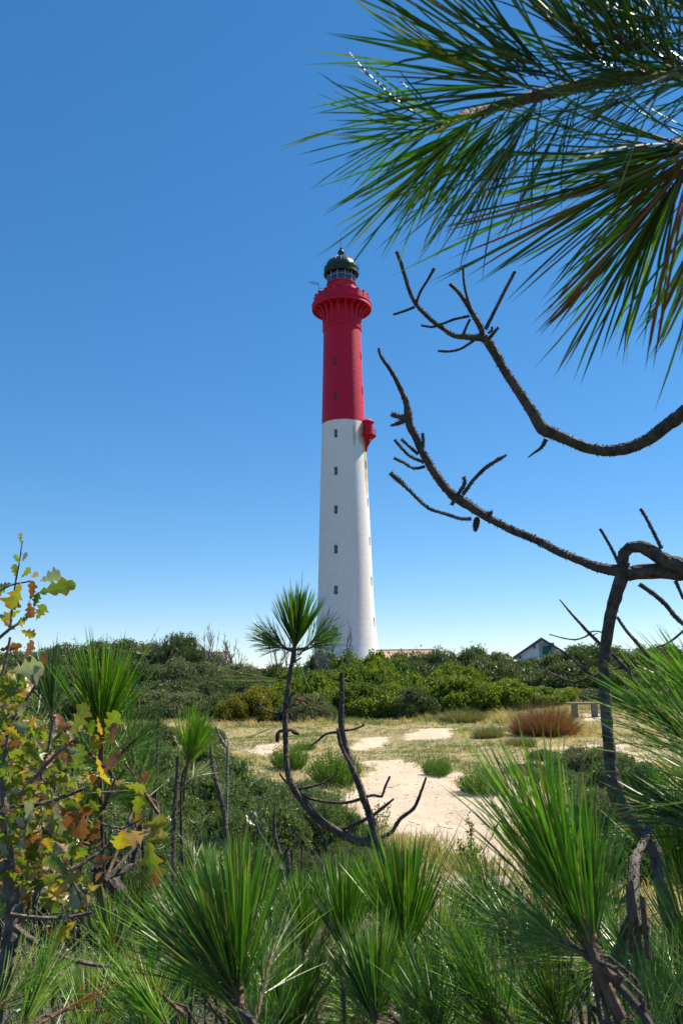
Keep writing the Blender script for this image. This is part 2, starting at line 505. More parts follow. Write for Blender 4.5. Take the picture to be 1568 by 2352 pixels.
bs = N(nt, 'ShaderNodeBsdfPrincipled', Roughness=0.06); bs.inputs['Base Color'].default_value = (0.02, 0.03, 0.045, 1); bs.inputs['Specular IOR Level'].default_value = 0.7
nt.links.new(bs.outputs[0], out.inputs['Surface']); M_pane = m
m, nt, out = mat('lantern_glass')
g1 = N(nt, 'ShaderNodeBsdfTransparent'); g1.inputs[0].default_value = (0.72, 0.82, 0.92, 1)
g2 = N(nt, 'ShaderNodeBsdfGlossy', Roughness=0.05); g2.inputs['Color'].default_value = (0.8, 0.85, 0.95, 1)
fr = N(nt, 'ShaderNodeFresnel', IOR=1.6)
mx = N(nt, 'ShaderNodeMixShader'); nt.links.new(mathn(nt, 'ADD', fr.outputs[0], 0.08), mx.inputs[0]); nt.links.new(g1.outputs[0], mx.inputs[1]); nt.links.new(g2.outputs[0], mx.inputs[2])
nt.links.new(mx.outputs[0], out.inputs['Surface']); M_lglass = m

lh = empty('lighthouse', (LX, LY, 0), 'tall lighthouse with white lower shaft, red upper shaft and green domed lantern', 'lighthouse')
PROF = [(560 + 1010, 84), (1540, 80), (1505, 75.5), (1467, 70.5), (1427, 66.8), (1373, 63.8), (1290, 61.0), (1212, 58.4), (1140, 55.6), (1078, 53.0), (970, 49.2), (890, 46.4), (820, 44.2), (762, 42.2)]
PR = [(zat(y), rat(y, hw)) for y, hw in PROF]
PR[0] = (LZ - 0.8, PR[0][1] + 0.5)
def shaft_r(z):
    for (z0, r0), (z1, r1) in zip(PR, PR[1:]):
        if z <= z1:
            t = max(0, (z - z0) / (z1 - z0)); return r0 + (r1 - r0) * t
    return PR[-1][1]
# smooth the measured radii
def rs(z): return sum(shaft_r(z + d) for d in (-3, -1.5, 0, 1.5, 3)) / 5
A_FRONT, A_SIDE = R(-20.5), R(71.5)
HWIN = R(4.5)
WROWS_F = [828.8, 909.5, 994.6, 1081, 1170, 1261, 1355, 1450.6]
WROWS_S = [819.7, 899, 1068, 1155, 1244, 1336, 1430]
def wz(y, a):
    """window centre height from its row, at the shell and not the axis"""
    z = zat(y); r = rs(z)
    for _ in range(4):
        q = PY(788, y, LY - r * math.cos(a)); z = q.z; r = rs(z)
    return z
WF = [(wz(y, A_FRONT), A_FRONT) for y in WROWS_F]
WS = [(wz(y, A_SIDE), A_SIDE) for y in WROWS_S]
WH = 0.64
Z_RED = zat(977)
Z_TOP = zat(759)
def shaft(z0, z1, name, material):
    zb = {z0, z1}
    for z, a in WF + WS:
        for q in (z - WH, z + WH):
            if z0 < q < z1: zb.add(q)
    k = z0
    while k < z1:                       # one recessed joint ring per cast lift
        if all(abs(k - q) > 0.07 for q in zb):
            zb.add(k)
        k += 0.46
    zs = sorted(zb)
    angs = sorted(set([-math.pi + 2 * math.pi * i / 90 for i in range(90)]))
    cuts = []
    for a in (A_FRONT, A_SIDE): cuts += [a - HWIN, a + HWIN]
    angs = [a for a in angs if all(abs(a - c) > R(1.2) for c in cuts)] + cuts
    angs.sort()
    b = MB(); n = len(angs)
    for i, z in enumerate(zs):
        r = rs(z)
        for a in angs: b.vert((r * math.sin(a), -r * math.cos(a), z))
    def hole(zm, am):
        for z, a in WF + WS:
            if abs(zm - z) < WH and abs((am - a + math.pi) % (2 * math.pi) - math.pi) < HWIN: return True
        return False
    for i in range(len(zs) - 1):
        for j in range(n):
            a0 = angs[j]; a1 = angs[(j + 1) % n] + (2 * math.pi if j == n - 1 else 0)
            if hole((zs[i] + zs[i + 1]) / 2, (a0 + a1) / 2): continue
            b.face(i * n + j, i * n + (j + 1) % n, (i + 1) * n + (j + 1) % n, (i + 1) * n + j)
    # reveals
    D = 0.42
    for z, a in WF + WS:
        if not (z0 < z < z1): continue
        def c(da, dz, dep):
            r = rs(z + dz) - dep
            return b.vert((r * math.sin(a + da), -r * math.cos(a + da), z + dz))
        o = [c(-HWIN, -WH, 0), c(HWIN, -WH, 0), c(HWIN, WH, 0), c(-HWIN, WH, 0)]
        i_ = [c(-HWIN, -WH, D), c(HWIN, -WH, D), c(HWIN, WH, D), c(-HWIN, WH, D)]
        for k in range(4): b.face(o[k], i_[k], i_[(k + 1) % 4], o[(k + 1) % 4])
    ob = b.build(name, material, lh, smooth=False)
    me = ob.data
    me.polygons.foreach_set('use_smooth', [True] * len(me.polygons))
    md = ob.modifiers.new('split', 'EDGE_SPLIT'); md.split_angle = R(35)
    return ob
tag(shaft(PR[0][0], Z_RED, 'white_shaft', M_white), 'white lower shaft with rust streaks under the balcony')
tag(shaft(Z_RED, Z_TOP, 'red_shaft', M_red), 'red upper shaft')
def radial(a, r, z): return Vector((r * math.sin(a), -r * math.cos(a), z))
for z, a in WF + WS:
    r = rs(z) - 0.36
    M = Matrix.Translation(radial(a, r, z)) @ Matrix.Rotation(a, 4, 'Z')
    w = rs(z) * HWIN * 0.97
    b = MB()
    b.box((-w, -0.04, -WH + .01), (-w + 0.07, 0.05, WH - .01)); b.box((w - 0.07, -0.04, -WH + .01), (w, 0.05, WH - .01))
    b.box((-w + .07, -0.04, -WH + .01), (w - .07, 0.05, -WH + 0.09)); b.box((-w + .07, -0.04, WH - 0.09), (w - .07, 0.05, WH - .01))
    b.box((-w + .07, -0.03, -0.03), (w - .07, 0.03, 0.03))
    wf = b.build('window', M_frame, lh); wf.matrix_local = M
    b = MB(); b.box((-w + 0.05, 0.0, -WH + 0.06), (w - 0.05, 0.02, WH - 0.06)); b.build('pane', M_pane, wf)
# gallery
z_rim = zat(708); r_rim = rat(708, 68.4); r_sh = rs(Z_TOP)
b = MB()
b.lathe([(r_sh + .02, Z_TOP - 0.25), (r_sh + 0.16, Z_TOP - 0.1), (r_sh + 0.16, Z_TOP + .05), (r_sh + 0.06, Z_TOP + 0.12), (r_sh + 0.06, Z_TOP + .5),
         (r_sh + .16, Z_TOP + .55), (r_sh + .16, Z_TOP + .68), (r_sh + .05, Z_TOP + .75), (r_sh + .05, z_rim - .3), (r_sh + 0.6, z_rim - .22)], 96)
b.build('gallery_neck', M_red, lh, smooth=False)
b = MB()
b.lathe([(r_sh - .1, z_rim - .2), (r_rim - .28, z_rim - .2), (r_rim - .2, z_rim - .42), (r_rim - .02, z_rim - .42), (r_rim, z_rim - .3), (r_rim - .05, z_rim + .1), (r_rim + .04, z_rim + .22), (r_rim + .04, z_rim + .36),
         (r_rim - .12, z_rim + .42), (r_sh - .1, z_rim + .42)], 96)
b.build('gallery_deck', M_red, lh)
NB = 20
for k in range(NB):
    a = 2 * math.pi * (k + 0.5) / NB
    b = MB(); hwid = 0.15
    zb = Z_TOP + 0.76; zt = z_rim - .22; H = zt - zb
    pr_o = []
    for q in range(9):
        t = q / 8
        rr = r_sh + .12 + (r_rim - .45 - r_sh - .12) * (1 - math.sqrt(max(0, 1 - t * t)))
        pr_o.append((rr, zb + H * t))
    L_, R_ = [], []
    for rr, z in pr_o:
        for s_, lst in ((-1, L_), (1, R_)):
            p = radial(a, rr, z) + Vector((math.cos(a), math.sin(a), 0)) * hwid * s_
            q_ = radial(a, r_sh - .02, z) + Vector((math.cos(a), math.sin(a), 0)) * hwid * s_
            lst.append((b.vert(p), b.vert(q_)))
    for i in range(8):
        b.face(L_[i][0], R_[i][0], R_[i + 1][0], L_[i + 1][0])
        b.face(L_[i][0], L_[i + 1][0], L_[i + 1][1], L_[i][1])
        b.face(R_[i][1], R_[i + 1][1], R_[i + 1][0], R_[i][0])
    b.face(L_[0][1], R_[0][1], R_[0][0], L_[0][0])
    b.build('bracket', M_redp, lh)
r_par = rat(685, 61.6); zp0 = z_rim + .42; hp = 1.12
for k in range(NB):
    a = 2 * math.pi * k / NB
    b = MB(); Mx = Matrix.Translation(radial(a, r_par, zp0)) @ Matrix.Rotation(a, 4, 'Z')
    b.box((-.16, -.12, 0), (.16, .12, hp + .12), Mx); b.box((-.2, -.16, hp + .12), (.2, .16, hp + .22), Mx)
    b.build('parapet_post', M_redp, lh)
    b = MB(); st = 4
    a0 = a + .16 / r_par; a1 = a + 2 * math.pi / NB - .16 / r_par
    vs = []
    for i in range(st + 1):
        t = a0 + (a1 - a0) * i / st
        vs.append([b.vert(radial(t, r_par + s_, z)) for s_, z in ((.06, zp0), (.06, zp0 + hp), (-.06, zp0 + hp), (-.06, zp0))])
    for i in range(st):
        for q in range(4): b.face(vs[i][q], vs[i + 1][q], vs[i + 1][(q + 1) % 4], vs[i][(q + 1) % 4])
    b.build('parapet_panel', M_redp, lh)
# lantern room
r_lan = rat(640, 32.5); z_l0 = z_rim + .4; z_wall = zat(655); z_dome = zat(631)
b = MB(); b.lathe([(r_lan + .15, z_l0), (r_lan + .15, z_l0 + .3), (r_lan, z_l0 + .35), (r_lan, z_wall - .15), (r_lan + .14, z_wall - .12), (r_lan + .14, z_wall), (r_lan - .2, z_wall)], 64)
b.build('lantern_wall', M_redp, lh)
r_rail = rat(660, 41.0)
z_lan_top = z_dome + 0.1
b = MB(); b.lathe([(r_lan, z_wall), (r_lan, z_lan_top)], 48); b.build('lantern_glass', M_lglass, lh, smooth=True)
for k in range(12):
    a = 2 * math.pi * (k + .5) / 12
    b = MB(); b.box((-.05, -.07, z_wall), (.05, .07, z_lan_top), Matrix.Translation(radial(a, r_lan + .01, 0)) @ Matrix.Rotation(a, 4, 'Z'))
    b.build('mullion', M_frame, lh)
b = MB(); zc = (z_wall + z_lan_top) / 2
b.lathe([(r_lan + .05, zc - .04), (r_lan + .05, zc + .04), (r_lan - .05, zc + .04), (r_lan - .05, zc - .04)], 48, closed=True); b.build('glazing_bar', M_frame, lh)
b = MB(); b.lathe([(.02, z_wall - 1), (.5, z_wall - .9), (.85, z_wall - .2), (.95, z_wall + .6), (.8, z_wall + 1.3), (.02, z_wall + 1.7)], 24); b.build('lamp_lens', M_lens, lh)
# outer rail on the lantern gallery
b = MB()
for zz in (z_l0 + 2.15, z_l0 + 1.6):
    b.tube([radial(2 * math.pi * k / 48, r_rail, zz) for k in range(49)], .05, 5, cap=False)
b.build('hand_rail', M_iron, lh)
for k in range(20):
    b = MB(); a = 2 * math.pi * k / 20; b.tube([radial(a, r_rail, z_l0 + .4), radial(a, r_rail, z_l0 + 2.15)], .03, 5); b.build('baluster', M_redp, lh)
b = MB(); b.lathe([(r_lan, z_l0 + .3), (r_rail + .1, z_l0 + .3), (r_rail + .1, z_l0 + .42), (r_lan, z_l0 + .42)], 48, closed=True); b.build('catwalk', M_redp, lh)
# dome
r_c = rat(631, 40.0); z_dt = zat(591)
b = MB(); b.lathe([(r_lan - .2, z_dome), (r_c - .35, z_dome - .05), (r_c - .1, z_dome - .2), (r_c, z_dome - .1), (r_c, z_dome + .12), (r_c - .12, z_dome + .2), (r_c - .12, z_dome + .62), (r_c - .02, z_dome + .72), (r_c - .02, z_dome + .85), (r_c - .3, z_dome + .95)], 64)
b.build('cornice', M_copperd, lh)
zd0 = z_dome + .9; rd = r_c - .3; hd = (z_dt - zd0) * 1.0
prof = [(rd * math.cos(t) + 0.0, zd0 + hd * math.sin(t)) for t in [math.pi / 2 * i / 14 for i in range(14)]] + [(.45, zd0 + hd)]
b = MB(); b.lathe(prof, 64); b.build('dome', M_copper, lh, smooth=True)
for k in range(16):
    a = 2 * math.pi * k / 16
    b = MB(); b.tube([radial(a, p[0] + .02, p[1]) for p in prof], .045, 5); b.build('dome_rib', M_copperd, lh)
    b = MB(); Mx = Matrix.Translation(radial(a, r_c, 0)) @ Matrix.Rotation(a, 4, 'Z')
    for zz, out_, up in ((z_dome + .9, .18, .75), (z_dome + .05, .3, .35)):
        i0 = [b.vert(Mx @ Vector(q)) for q in ((-.1, .0, zz), (.1, 0, zz), (0, .16, zz), (0, -out_ * .55, zz + up * .5))]
        t_ = b.vert(Mx @ Vector((0, -out_, zz + up)))
        b.face(i0[0], i0[3], i0[1]); b.face(i0[0], i0[2], i0[3]); b.face(i0[1], i0[3], i0[2]); b.face(i0[0], i0[1], i0[2])
        i1 = b.vert(Mx @ Vector((0, -out_ * .1, zz + up * .45)))
        b.face(i0[3], t_, i1); b.face(i1, t_, i0[3])
    b.build('acroterion', M_copperd, lh)
r_b = rat(580, 7.4)
zb0 = z_dt - .05; zb1 = zb0 + .35; zbc = zb1 + r_b
b = MB(); b.lathe([(.5, zb0), (.36, zb0 + .1), (.34, zb1)] + [(max(.05, r_b * math.cos(t)), zbc + r_b * math.sin(t)) for t in [-1.0 + 2.4 * i / 12 for i in range(13)]] + [(.12, zbc + r_b + .15), (.2, zbc + r_b + .25), (.05, zbc + r_b + .4)], 24)
b.build('ball_finial', M_copperd, lh, smooth=True)
b = MB(); b.tube([(0, 0, zbc + r_b + .2), (0, 0, zbc + r_b + 2.6)], .03, 5); b.build('lightning_rod', M_iron, lh)
b = MB(); b.tube([(0, 0, zbc + r_b + .25), (.5, 0, zbc + r_b + .2), (.6, 0, zbc + r_b), (.6, 0, zb1 - .3)], .035, 5); b.build('ladder_bracket', M_iron, lh)
# aerial on the left of the gallery
b = MB(); za = zat(655); xa = -r_rail - .1
b.tube([(xa, 0, za - 1.2), (xa - .55, 0, za - 1.1), (xa - .7, 0, za + .45)], .035, 5)
b.tube([(xa, 0, za - .5), (xa - .6, 0, za - .5)], .03, 5)
b.tube([(xa - .65, 0, za + .3), (xa - 2.1, -.5, za + .35)], .03, 5); b.tube([(xa - .65, 0, za + .05), (xa - 2.1, -.5, za + .35)], .025, 5)
for k in range(6):
    q = Vector((xa - .8 - k * .26, -.05 - k * .09, za + .3)); b.tube([q - Vector((.05, .05, .42)), q + Vector((-.05, .05, .42))], .02, 4)
b.build('aerial', M_iron, lh)
# little balcony turret on the right
ap = R(77); zp = zat(1010); rp_ = rs(zp)
pc = radial(ap, rp_ + .35, 0)
def pl(prof, n=24): return [(r, z) for r, z in prof]
T = Matrix.Translation(pc)
z_f = zat(1005)
tr_ = .92
b = MB(); b.lathe([(tr_, z_f), (tr_, z_f + 2.05)], 28, T); b.build('turret_wall', M_redp, lh, smooth=True)
b = MB(); b.lathe([(tr_, z_f + 1.95), (tr_ + .16, z_f + 2.0), (tr_ + .16, z_f + 2.12), (tr_ - .1, z_f + 2.35), (.35, z_f + 2.65), (.03, z_f + 2.75)], 28, T); b.build('turret_roof', M_redp, lh)
b = MB(); b.lathe([(tr_ * .3, z_f - .25), (tr_ + .35, z_f - .2), (tr_ + .42, z_f - .1), (tr_ + .42, z_f + .02), (tr_ - .1, z_f + .02)], 28, T); b.build('turret_floor', M_redp, lh)
b = MB()
for zz in (z_f + .95, z_f + .5):
    b.tube([pc + radial(2 * math.pi * k / 32, tr_ + .38, zz) for k in range(33)], .025, 4, cap=False)
b.build('turret_rail', M_redp, lh)
for k in range(20):
    b = MB(); b.tube([pc + radial(2 * math.pi * k / 20, tr_ + .38, z_f), pc + radial(2 * math.pi * k / 20, tr_ + .38, z_f + .95)], .018, 4); b.build('turret_baluster', M_redp, lh)
b = MB(); b.lathe([(.06, z_f - 2.5), (.2, z_f - 2.2), (.3, z_f - 1.5), (.45, z_f - .9), (.75, z_f - .4), (.9, z_f - .2)], 16, Matrix.Translation(radial(ap, rp_ + .12, 0))); b.build('turret_corbel', M_redp, lh)
for k in (-1, 0, 1):
    a = ap + k * .9
    q = [pc + radial(a, tr_ + .3, z_f - .2), pc + radial(a, tr_ * .75, z_f - .5), pc + radial(a, tr_ * .35, z_f - 1.1), radial(ap + k * .05, rp_ + .2, z_f - 1.9)]
    b = MB(); b.tube(q, .09, 6); b.build('turret_strut', M_redp, lh)
# base: red door surround low on the left, plus plinth
zb_ = 0.2
b = MB(); b.lathe([(rs(4) + 1.6, -0.8), (rs(4) + 1.5, .8), (rs(4) + .6, 2.6)], 64); b.build('plinth', M_white, lh, smooth=True)
b = MB(); Mx = Matrix.Translation(radial(R(-66), rs(3) + 1.1, 0.3)) @ Matrix.Rotation(R(-66), 4, 'Z'); b.box((-.7, -.5, -.4), (.7, .3, 1.3), Mx); b.build('door_porch', M_redp, lh)

# ------------------------------------------------------------------ houses behind the dune
M_tile = plain('clay_roof_tile', (0.40, 0.25, 0.18), 0.8, var=0.35, scale=1.5, bump=.3)
M_plaster = plain('white_plaster', (0.85, 0.84, 0.80), 0.8, var=0.08, scale=1.2)
M_eave = plain('dark_grey_eave', (0.09, 0.10, 0.11), 0.7)
M_shutter = plain('green_shutter', (0.015, 0.13, 0.10), 0.5)
M_stone = plain('stone_surround', (0.42, 0.38, 0.32), 0.85, var=.3, scale=8)
def house(label, x0, x1, ytop, yeave, Y, depth, ridge_along, roofm, cat='house', win=None):
    """a simple house whose roof is seen between x0 and x1"""
    a = PY(x0, yeave, Y); c = PY(x1, yeave, Y); t = PY((x0 + x1) / 2, ytop, Y)
    base = min(gz(a.x, Y), gz(c.x, Y)) - .3
    root = empty('house', ((a.x + c.x) / 2, Y, base), label, cat)
    if not ridge_along: root.rotation_euler = (0, 0, -math.atan2((a.x + c.x) / 2, Y) - R(3))
    w = (c.x - a.x) / 2; h = min(a.z, c.z) - base; hr = t.z - base
    b = MB()
    if ridge_along:   # ridge parallel to the picture
        pts = [(-w + .3, 0, 0), (w - .3, 0, 0), (w - .3, depth, 0), (-w + .3, depth, 0)]
        lo = [b.vert(p) for p in pts]; hi = [b.vert((p[0], p[1], h)) for p in pts]
        g0 = b.vert((-w + .3, depth / 2, hr - .05)); g1 = b.vert((w - .3, depth / 2, hr - .05))
        for k in range(4): b.face(lo[k], lo[(k + 1) % 4], hi[(k + 1) % 4], hi[k])
        b.face(hi[1], hi[2], g1); b.face(hi[3], hi[0], g0)
        b.build('wall', M_plaster, root)
        b = MB()
        n = int(2 * w / .16)
        for side in (0, 1):
            ye = -.35 if side == 0 else depth + .35
            ze = h - .2
            rows = []
            for k in range(n + 1):
                x = -w + 2 * w * k / n; o = .05 if k % 2 else 0
                rows.append((b.vert((x, ye, ze + o)), b.vert((x, depth / 2, hr + o))))
            for k in range(n): b.face(rows[k][0], rows[k + 1][0], rows[k + 1][1], rows[k][1])
        ro = b.build('roof', roofm, root)
        b = MB(); b.tube([(-w, depth / 2, hr + .03), (w, depth / 2, hr + .03)], .12, 6); b.build('ridge', roofm, ro)
    else:             # gable faces the camera
        p = [(-w + .4, 0, 0), (w - .4, 0, 0), (w - .4, 0, h), (0, 0, hr - .15), (-w + .4, 0, h)]
        f = [b.vert(q) for q in p]; k2 = [b.vert((q[0], depth, q[2])) for q in p]
        b.face(*f); b.face(*reversed(k2))
        for k in range(5): b.face(f[k], k2[k], k2[(k + 1) % 5], f[(k + 1) % 5])
        b.build('wall', M_plaster, root)
        for s_ in (-1, 1):
            b = MB()
            sl = (hr - h) / (w - .4)
            e = (s_ * (w), h - sl * .4)
            qs = [(e[0], e[1]), (0, hr - .1), (0, hr + .12), (e[0], e[1] + .22)]
            fr_ = [b.vert((q[0], -.3, q[1])) for q in qs]; bk = [b.vert((q[0], depth + .6, q[1])) for q in qs]
            b.face(*fr_); b.face(*reversed(bk))
            for k in range(4): b.face(fr_[k], bk[k], bk[(k + 1) % 4], fr_[(k + 1) % 4])
            b.build('roof', roofm, root)
            for q in (.25, .75):
                b = MB(); xx = s_ * w * q; zz = hr - .15 - sl * abs(xx)
                b.box((xx - .07, -.25, zz - .28), (xx + .07, 0, zz)); b.build('bracket', M_eave, root)
        if win:
            q = PY(win[0], win[1], Y); wx = q.x - (a.x + c.x) / 2; wz_ = q.z - base; ww, hh = win[2], win[3]
            b = MB(); b.box((wx - ww - .28, -.06, wz_ - hh - .25), (wx - ww, .02, wz_ + hh + .3)); b.box((wx + ww, -.06, wz_ - hh - .25), (wx + ww + .28, .02, wz_ + hh + .3))
            b.box((wx - ww, -.06, wz_ + hh), (wx + ww, .02, wz_ + hh + .3)); so = b.build('window', M_stone, root)
            b = MB(); b.box((wx - ww, -.05, wz_ - hh), (wx - .01, .0, wz_ + hh)); b.box((wx + .01, -.05, wz_ - hh), (wx + ww, .0, wz_ + hh)); b.build('shutter', M_shutter, so)
    return root
house('white gabled house with dark eaves and a green shutter above the right-hand hedge', 1178, 1312, 1467, 1506, 78, 9, False, M_eave, win=(1255, 1494, .42, .42))
house('long low clay-tiled roof just right of the lighthouse foot', 866, 1004, 1492, 1512, 104, 7, True, M_tile)
house('clay-tiled roof half hidden at the skyline left of the bare bushes', 400, 520, 1499, 1520, 92, 6, True, M_tile)
house('low white outbuilding seen through the gap left of the lighthouse foot', 590, 716, 1527, 1534, 92, 5, True, M_plaster, cat='outbuilding')
# ------------------------------------------------------------------ shrubs
def uvec(r):
    z = r.uniform(-1, 1); a = r.uniform(0, 2 * math.pi); q = math.sqrt(1 - z * z)
    return Vector((q * math.cos(a), q * math.sin(a), z))
def add_leaf(b, p, d, up, L, W, r):
    """folded two-triangle-pair leaf"""
    s_ = d.cross(up)
    if s_.length < 1e-4: s_ = d.orthogonal()
    s_.normalize(); n = s_.cross(d).normalized()
    a = b.vert(p); c = b.vert(p + d * L); m1 = b.vert(p + d * L * .5 + s_ * W + n * W * .4); m2 = b.vert(p + d * L * .5 - s_ * W + n * W * .4)
    b.face(a, m1, c); b.face(a, c, m2)
def shrub_mesh(name, material, seed, n, leaf, lobes=16, flat=1.0, spiky=0.0, ratio=0.36, sprig=5):
    """unit shrub (radius about 1, height about 1) of leaf sprigs set through lumpy lobes"""
    r = random.Random(seed)
    ls = []
    for k in range(lobes):
        a = r.uniform(0, 2 * math.pi); rr = math.sqrt(r.random()) * 0.74
        h = (1 - rr ** 2 * 0.9) * r.uniform(.45, .74)
        ls.append((Vector((rr * math.cos(a), rr * math.sin(a), h)), r.uniform(.20, .36)))
    for k in range(lobes // 2):
        a = r.uniform(0, 2 * math.pi); ls.append((Vector((.7 * math.cos(a), .7 * math.sin(a), .22)), r.uniform(.25, .35)))
    b = MB()
    # dense inner twig-and-leaf clumps that stop light passing straight through
    for c, R_ in ls:
        for q in range(70):
            d = uvec(r); p = c + d * R_ * r.uniform(.45, .68)
            add_leaf(b, p, uvec(r), d, R_ * .5, R_ * .22, r)
    i = 0
    while i < n:
        c, R_ = ls[r.randrange(len(ls))]
        d = uvec(r)
        if d.z < -.35: continue
        rad = R_ * (r.uniform(.55, 1.0) ** .5) * (1 + .22 * mnoise.noise(c * 5 + d * 3))
        if r.random() < spiky: rad *= r.uniform(1.05, 1.35)
        p = c + Vector((d.x, d.y, d.z * flat)) * rad
        if p.z < 0: continue
        inside = any((p - c2).length < R2 * .72 for c2, R2 in ls)
        if inside and r.random() < .8: continue
        g = (d + Vector((0, 0, .7)) + uvec(r) * .5).normalized()
        for q in range(sprig):
            dd = (g + uvec(r) * .9).normalized()
            add_leaf(b, p + uvec(r) * leaf * .8, dd, uvec(r), leaf * r.uniform(.7, 1.4), leaf * ratio * r.uniform(.7, 1.2), r)
        i += sprig
    return b.mesh(name, material)
def stem_mesh(name, seed, n=7):
    r = random.Random(seed); b = MB()
    for k in range(n):
        a = r.uniform(0, 2 * math.pi); q = r.uniform(.3, .7)
        e = Vector((q * math.cos(a), q * math.sin(a), r.uniform(.4, .75)))
        b.tube([(0, 0, -.15), e * .45 + Vector((0, 0, -.05)) + uvec(r) * .06, e], [.035, .022, .008], 5)
    return b.mesh(name, M_core)
STEMS = [stem_mesh('stems', 40 + k) for k in range(3)]
VAR = {
    'holm': [shrub_mesh('holm_foliage', M_holm, 100 + k, 17000, .038, 24, spiky=.22) for k in range(3)],
    'grey': [shrub_mesh('grey_foliage', M_grey, 120 + k, 17000, .036, 24, spiky=.22) for k in range(2)],
    'bright': [shrub_mesh('bramble_foliage', M_bright, 140 + k, 15000, .046, 24, ratio=.5, spiky=.1) for k in range(3)],
    'gold': [shrub_mesh('golden_foliage', M_gold, 160 + k, 11000, .042, 18, ratio=.5, spiky=.1) for k in range(1)],
    'small': [shrub_mesh('fine_foliage', M_small, 180 + k, 52000, .021, 28, ratio=.38, spiky=.12) for k in range(3)],
    'greyfine': [shrub_mesh('grey_fine_foliage', M_grey, 190, 32000, .021, 24, ratio=.4, spiky=.12)],
}
LOOKS = {'holm': 'dark green', 'grey': 'grey-green', 'bright': 'bright green', 'gold': 'yellowish green', 'small': 'small-leaved glossy green', 'greyfine': 'silvery grey'}
SEEN = {}
srnd = random.Random(5)
def put_shrub(kind, x, ytop, dist, wpx, where, hscale=1.0, group='shrubs on the dune slope behind the sand', zmin=0.5, deep=0.9, name='shrub'):
    if dist > 50: ytop -= 9
    elif dist > 30: ytop -= 5
    top = PY(x, ytop, dist)
    z0 = gz(top.x, dist) - .08
    h = max(zmin, top.z - z0)
    rx = wpx / 2 / F_PX * dist * (1.35 if dist > 30 else 1.15)
    lab = '%s shrub %s' % (LOOKS[kind], where)
    assert lab not in SEEN, lab
    SEEN[lab] = 1
    root = empty(name, (top.x, dist, z0), lab, 'shrub', group)
    root.rotation_euler = (0, 0, 0)
    v = VAR[kind]; me = v[srnd.randrange(len(v))]
    M = Matrix.Rotation(srnd.uniform(0, 6.28), 4, 'Z')
    S = Matrix.Diagonal((rx, rx * deep, h * hscale * 1.06, 1))
    place('foliage', me, root, S @ M)['kind'] = 'stuff'
    place('stem', STEMS[srnd.randrange(3)], root, S @ M)
    return root
# skyline row, left to right
for k, (kind, x, yt, d, w, wh) in enumerate([
    ('holm', -40, 1502, 58, 190, 'on the skyline at the far left edge'),
    ('holm', 95, 1492, 60, 180, 'on the skyline behind the oak leaves'),
    ('holm', 205, 1472, 58, 170, 'on the skyline directly above the upright pine tuft'),
    ('grey', 300, 1476, 58, 140, 'on the skyline right of the tall left pine tuft'),
    ('grey', 366, 1484, 59, 110, 'in the skyline dip left of the small domed bush'),
    ('holm', 415, 1470, 57, 90, 'forming the small dome on the skyline left of the bare bushes'),
    ('grey', 462, 1498, 59, 100, 'below the skyline just right of the small dome'),
    ('grey', 535, 1532, 56, 130, 'under the bare bushes on the left skyline'),
    ('holm', 625, 1540, 56, 110, 'left of the young pine, under the white outbuilding'),
    ('bright', 690, 1540, 52, 100, 'behind the stem of the young pine, against the lighthouse foot'),
    ('holm', 748, 1498, 52, 100, 'touching the left side of the lighthouse foot'),
    ('bright', 815, 1502, 50, 130, 'in front of the lighthouse foot'),
    ('bright', 885, 1506, 51, 120, 'in front of the right corner of the lighthouse foot'),
    ('holm', 948, 1500, 56, 110, 'in front of the clay-tiled roof'),
    ('grey', 1010, 1500, 56, 100, 'at the right end of the clay-tiled roof'),
    ('holm', 1075, 1490, 58, 110, 'on the right skyline midway between the roof and the white house'),
    ('grey', 1135, 1506, 56, 100, 'on the skyline next left of the white house'),
    ('holm', 1205, 1518, 56, 110, 'just below the gable of the white house'),
    ('holm', 1292, 1506, 54, 100, 'touching the right end of the white house'),
    ('holm', 1335, 1478, 55, 130, 'on the skyline right of the white house'),
    ('holm', 1425, 1484, 56, 150, 'on the skyline behind the big bent trunk'),
    ('holm', 1520, 1495, 58, 150, 'on the skyline behind the right-hand pine needles'),
    ('holm', 1640, 1500, 58, 180, 'on the skyline at the far right edge')]):
    put_shrub(kind, x, yt, d, w, wh)
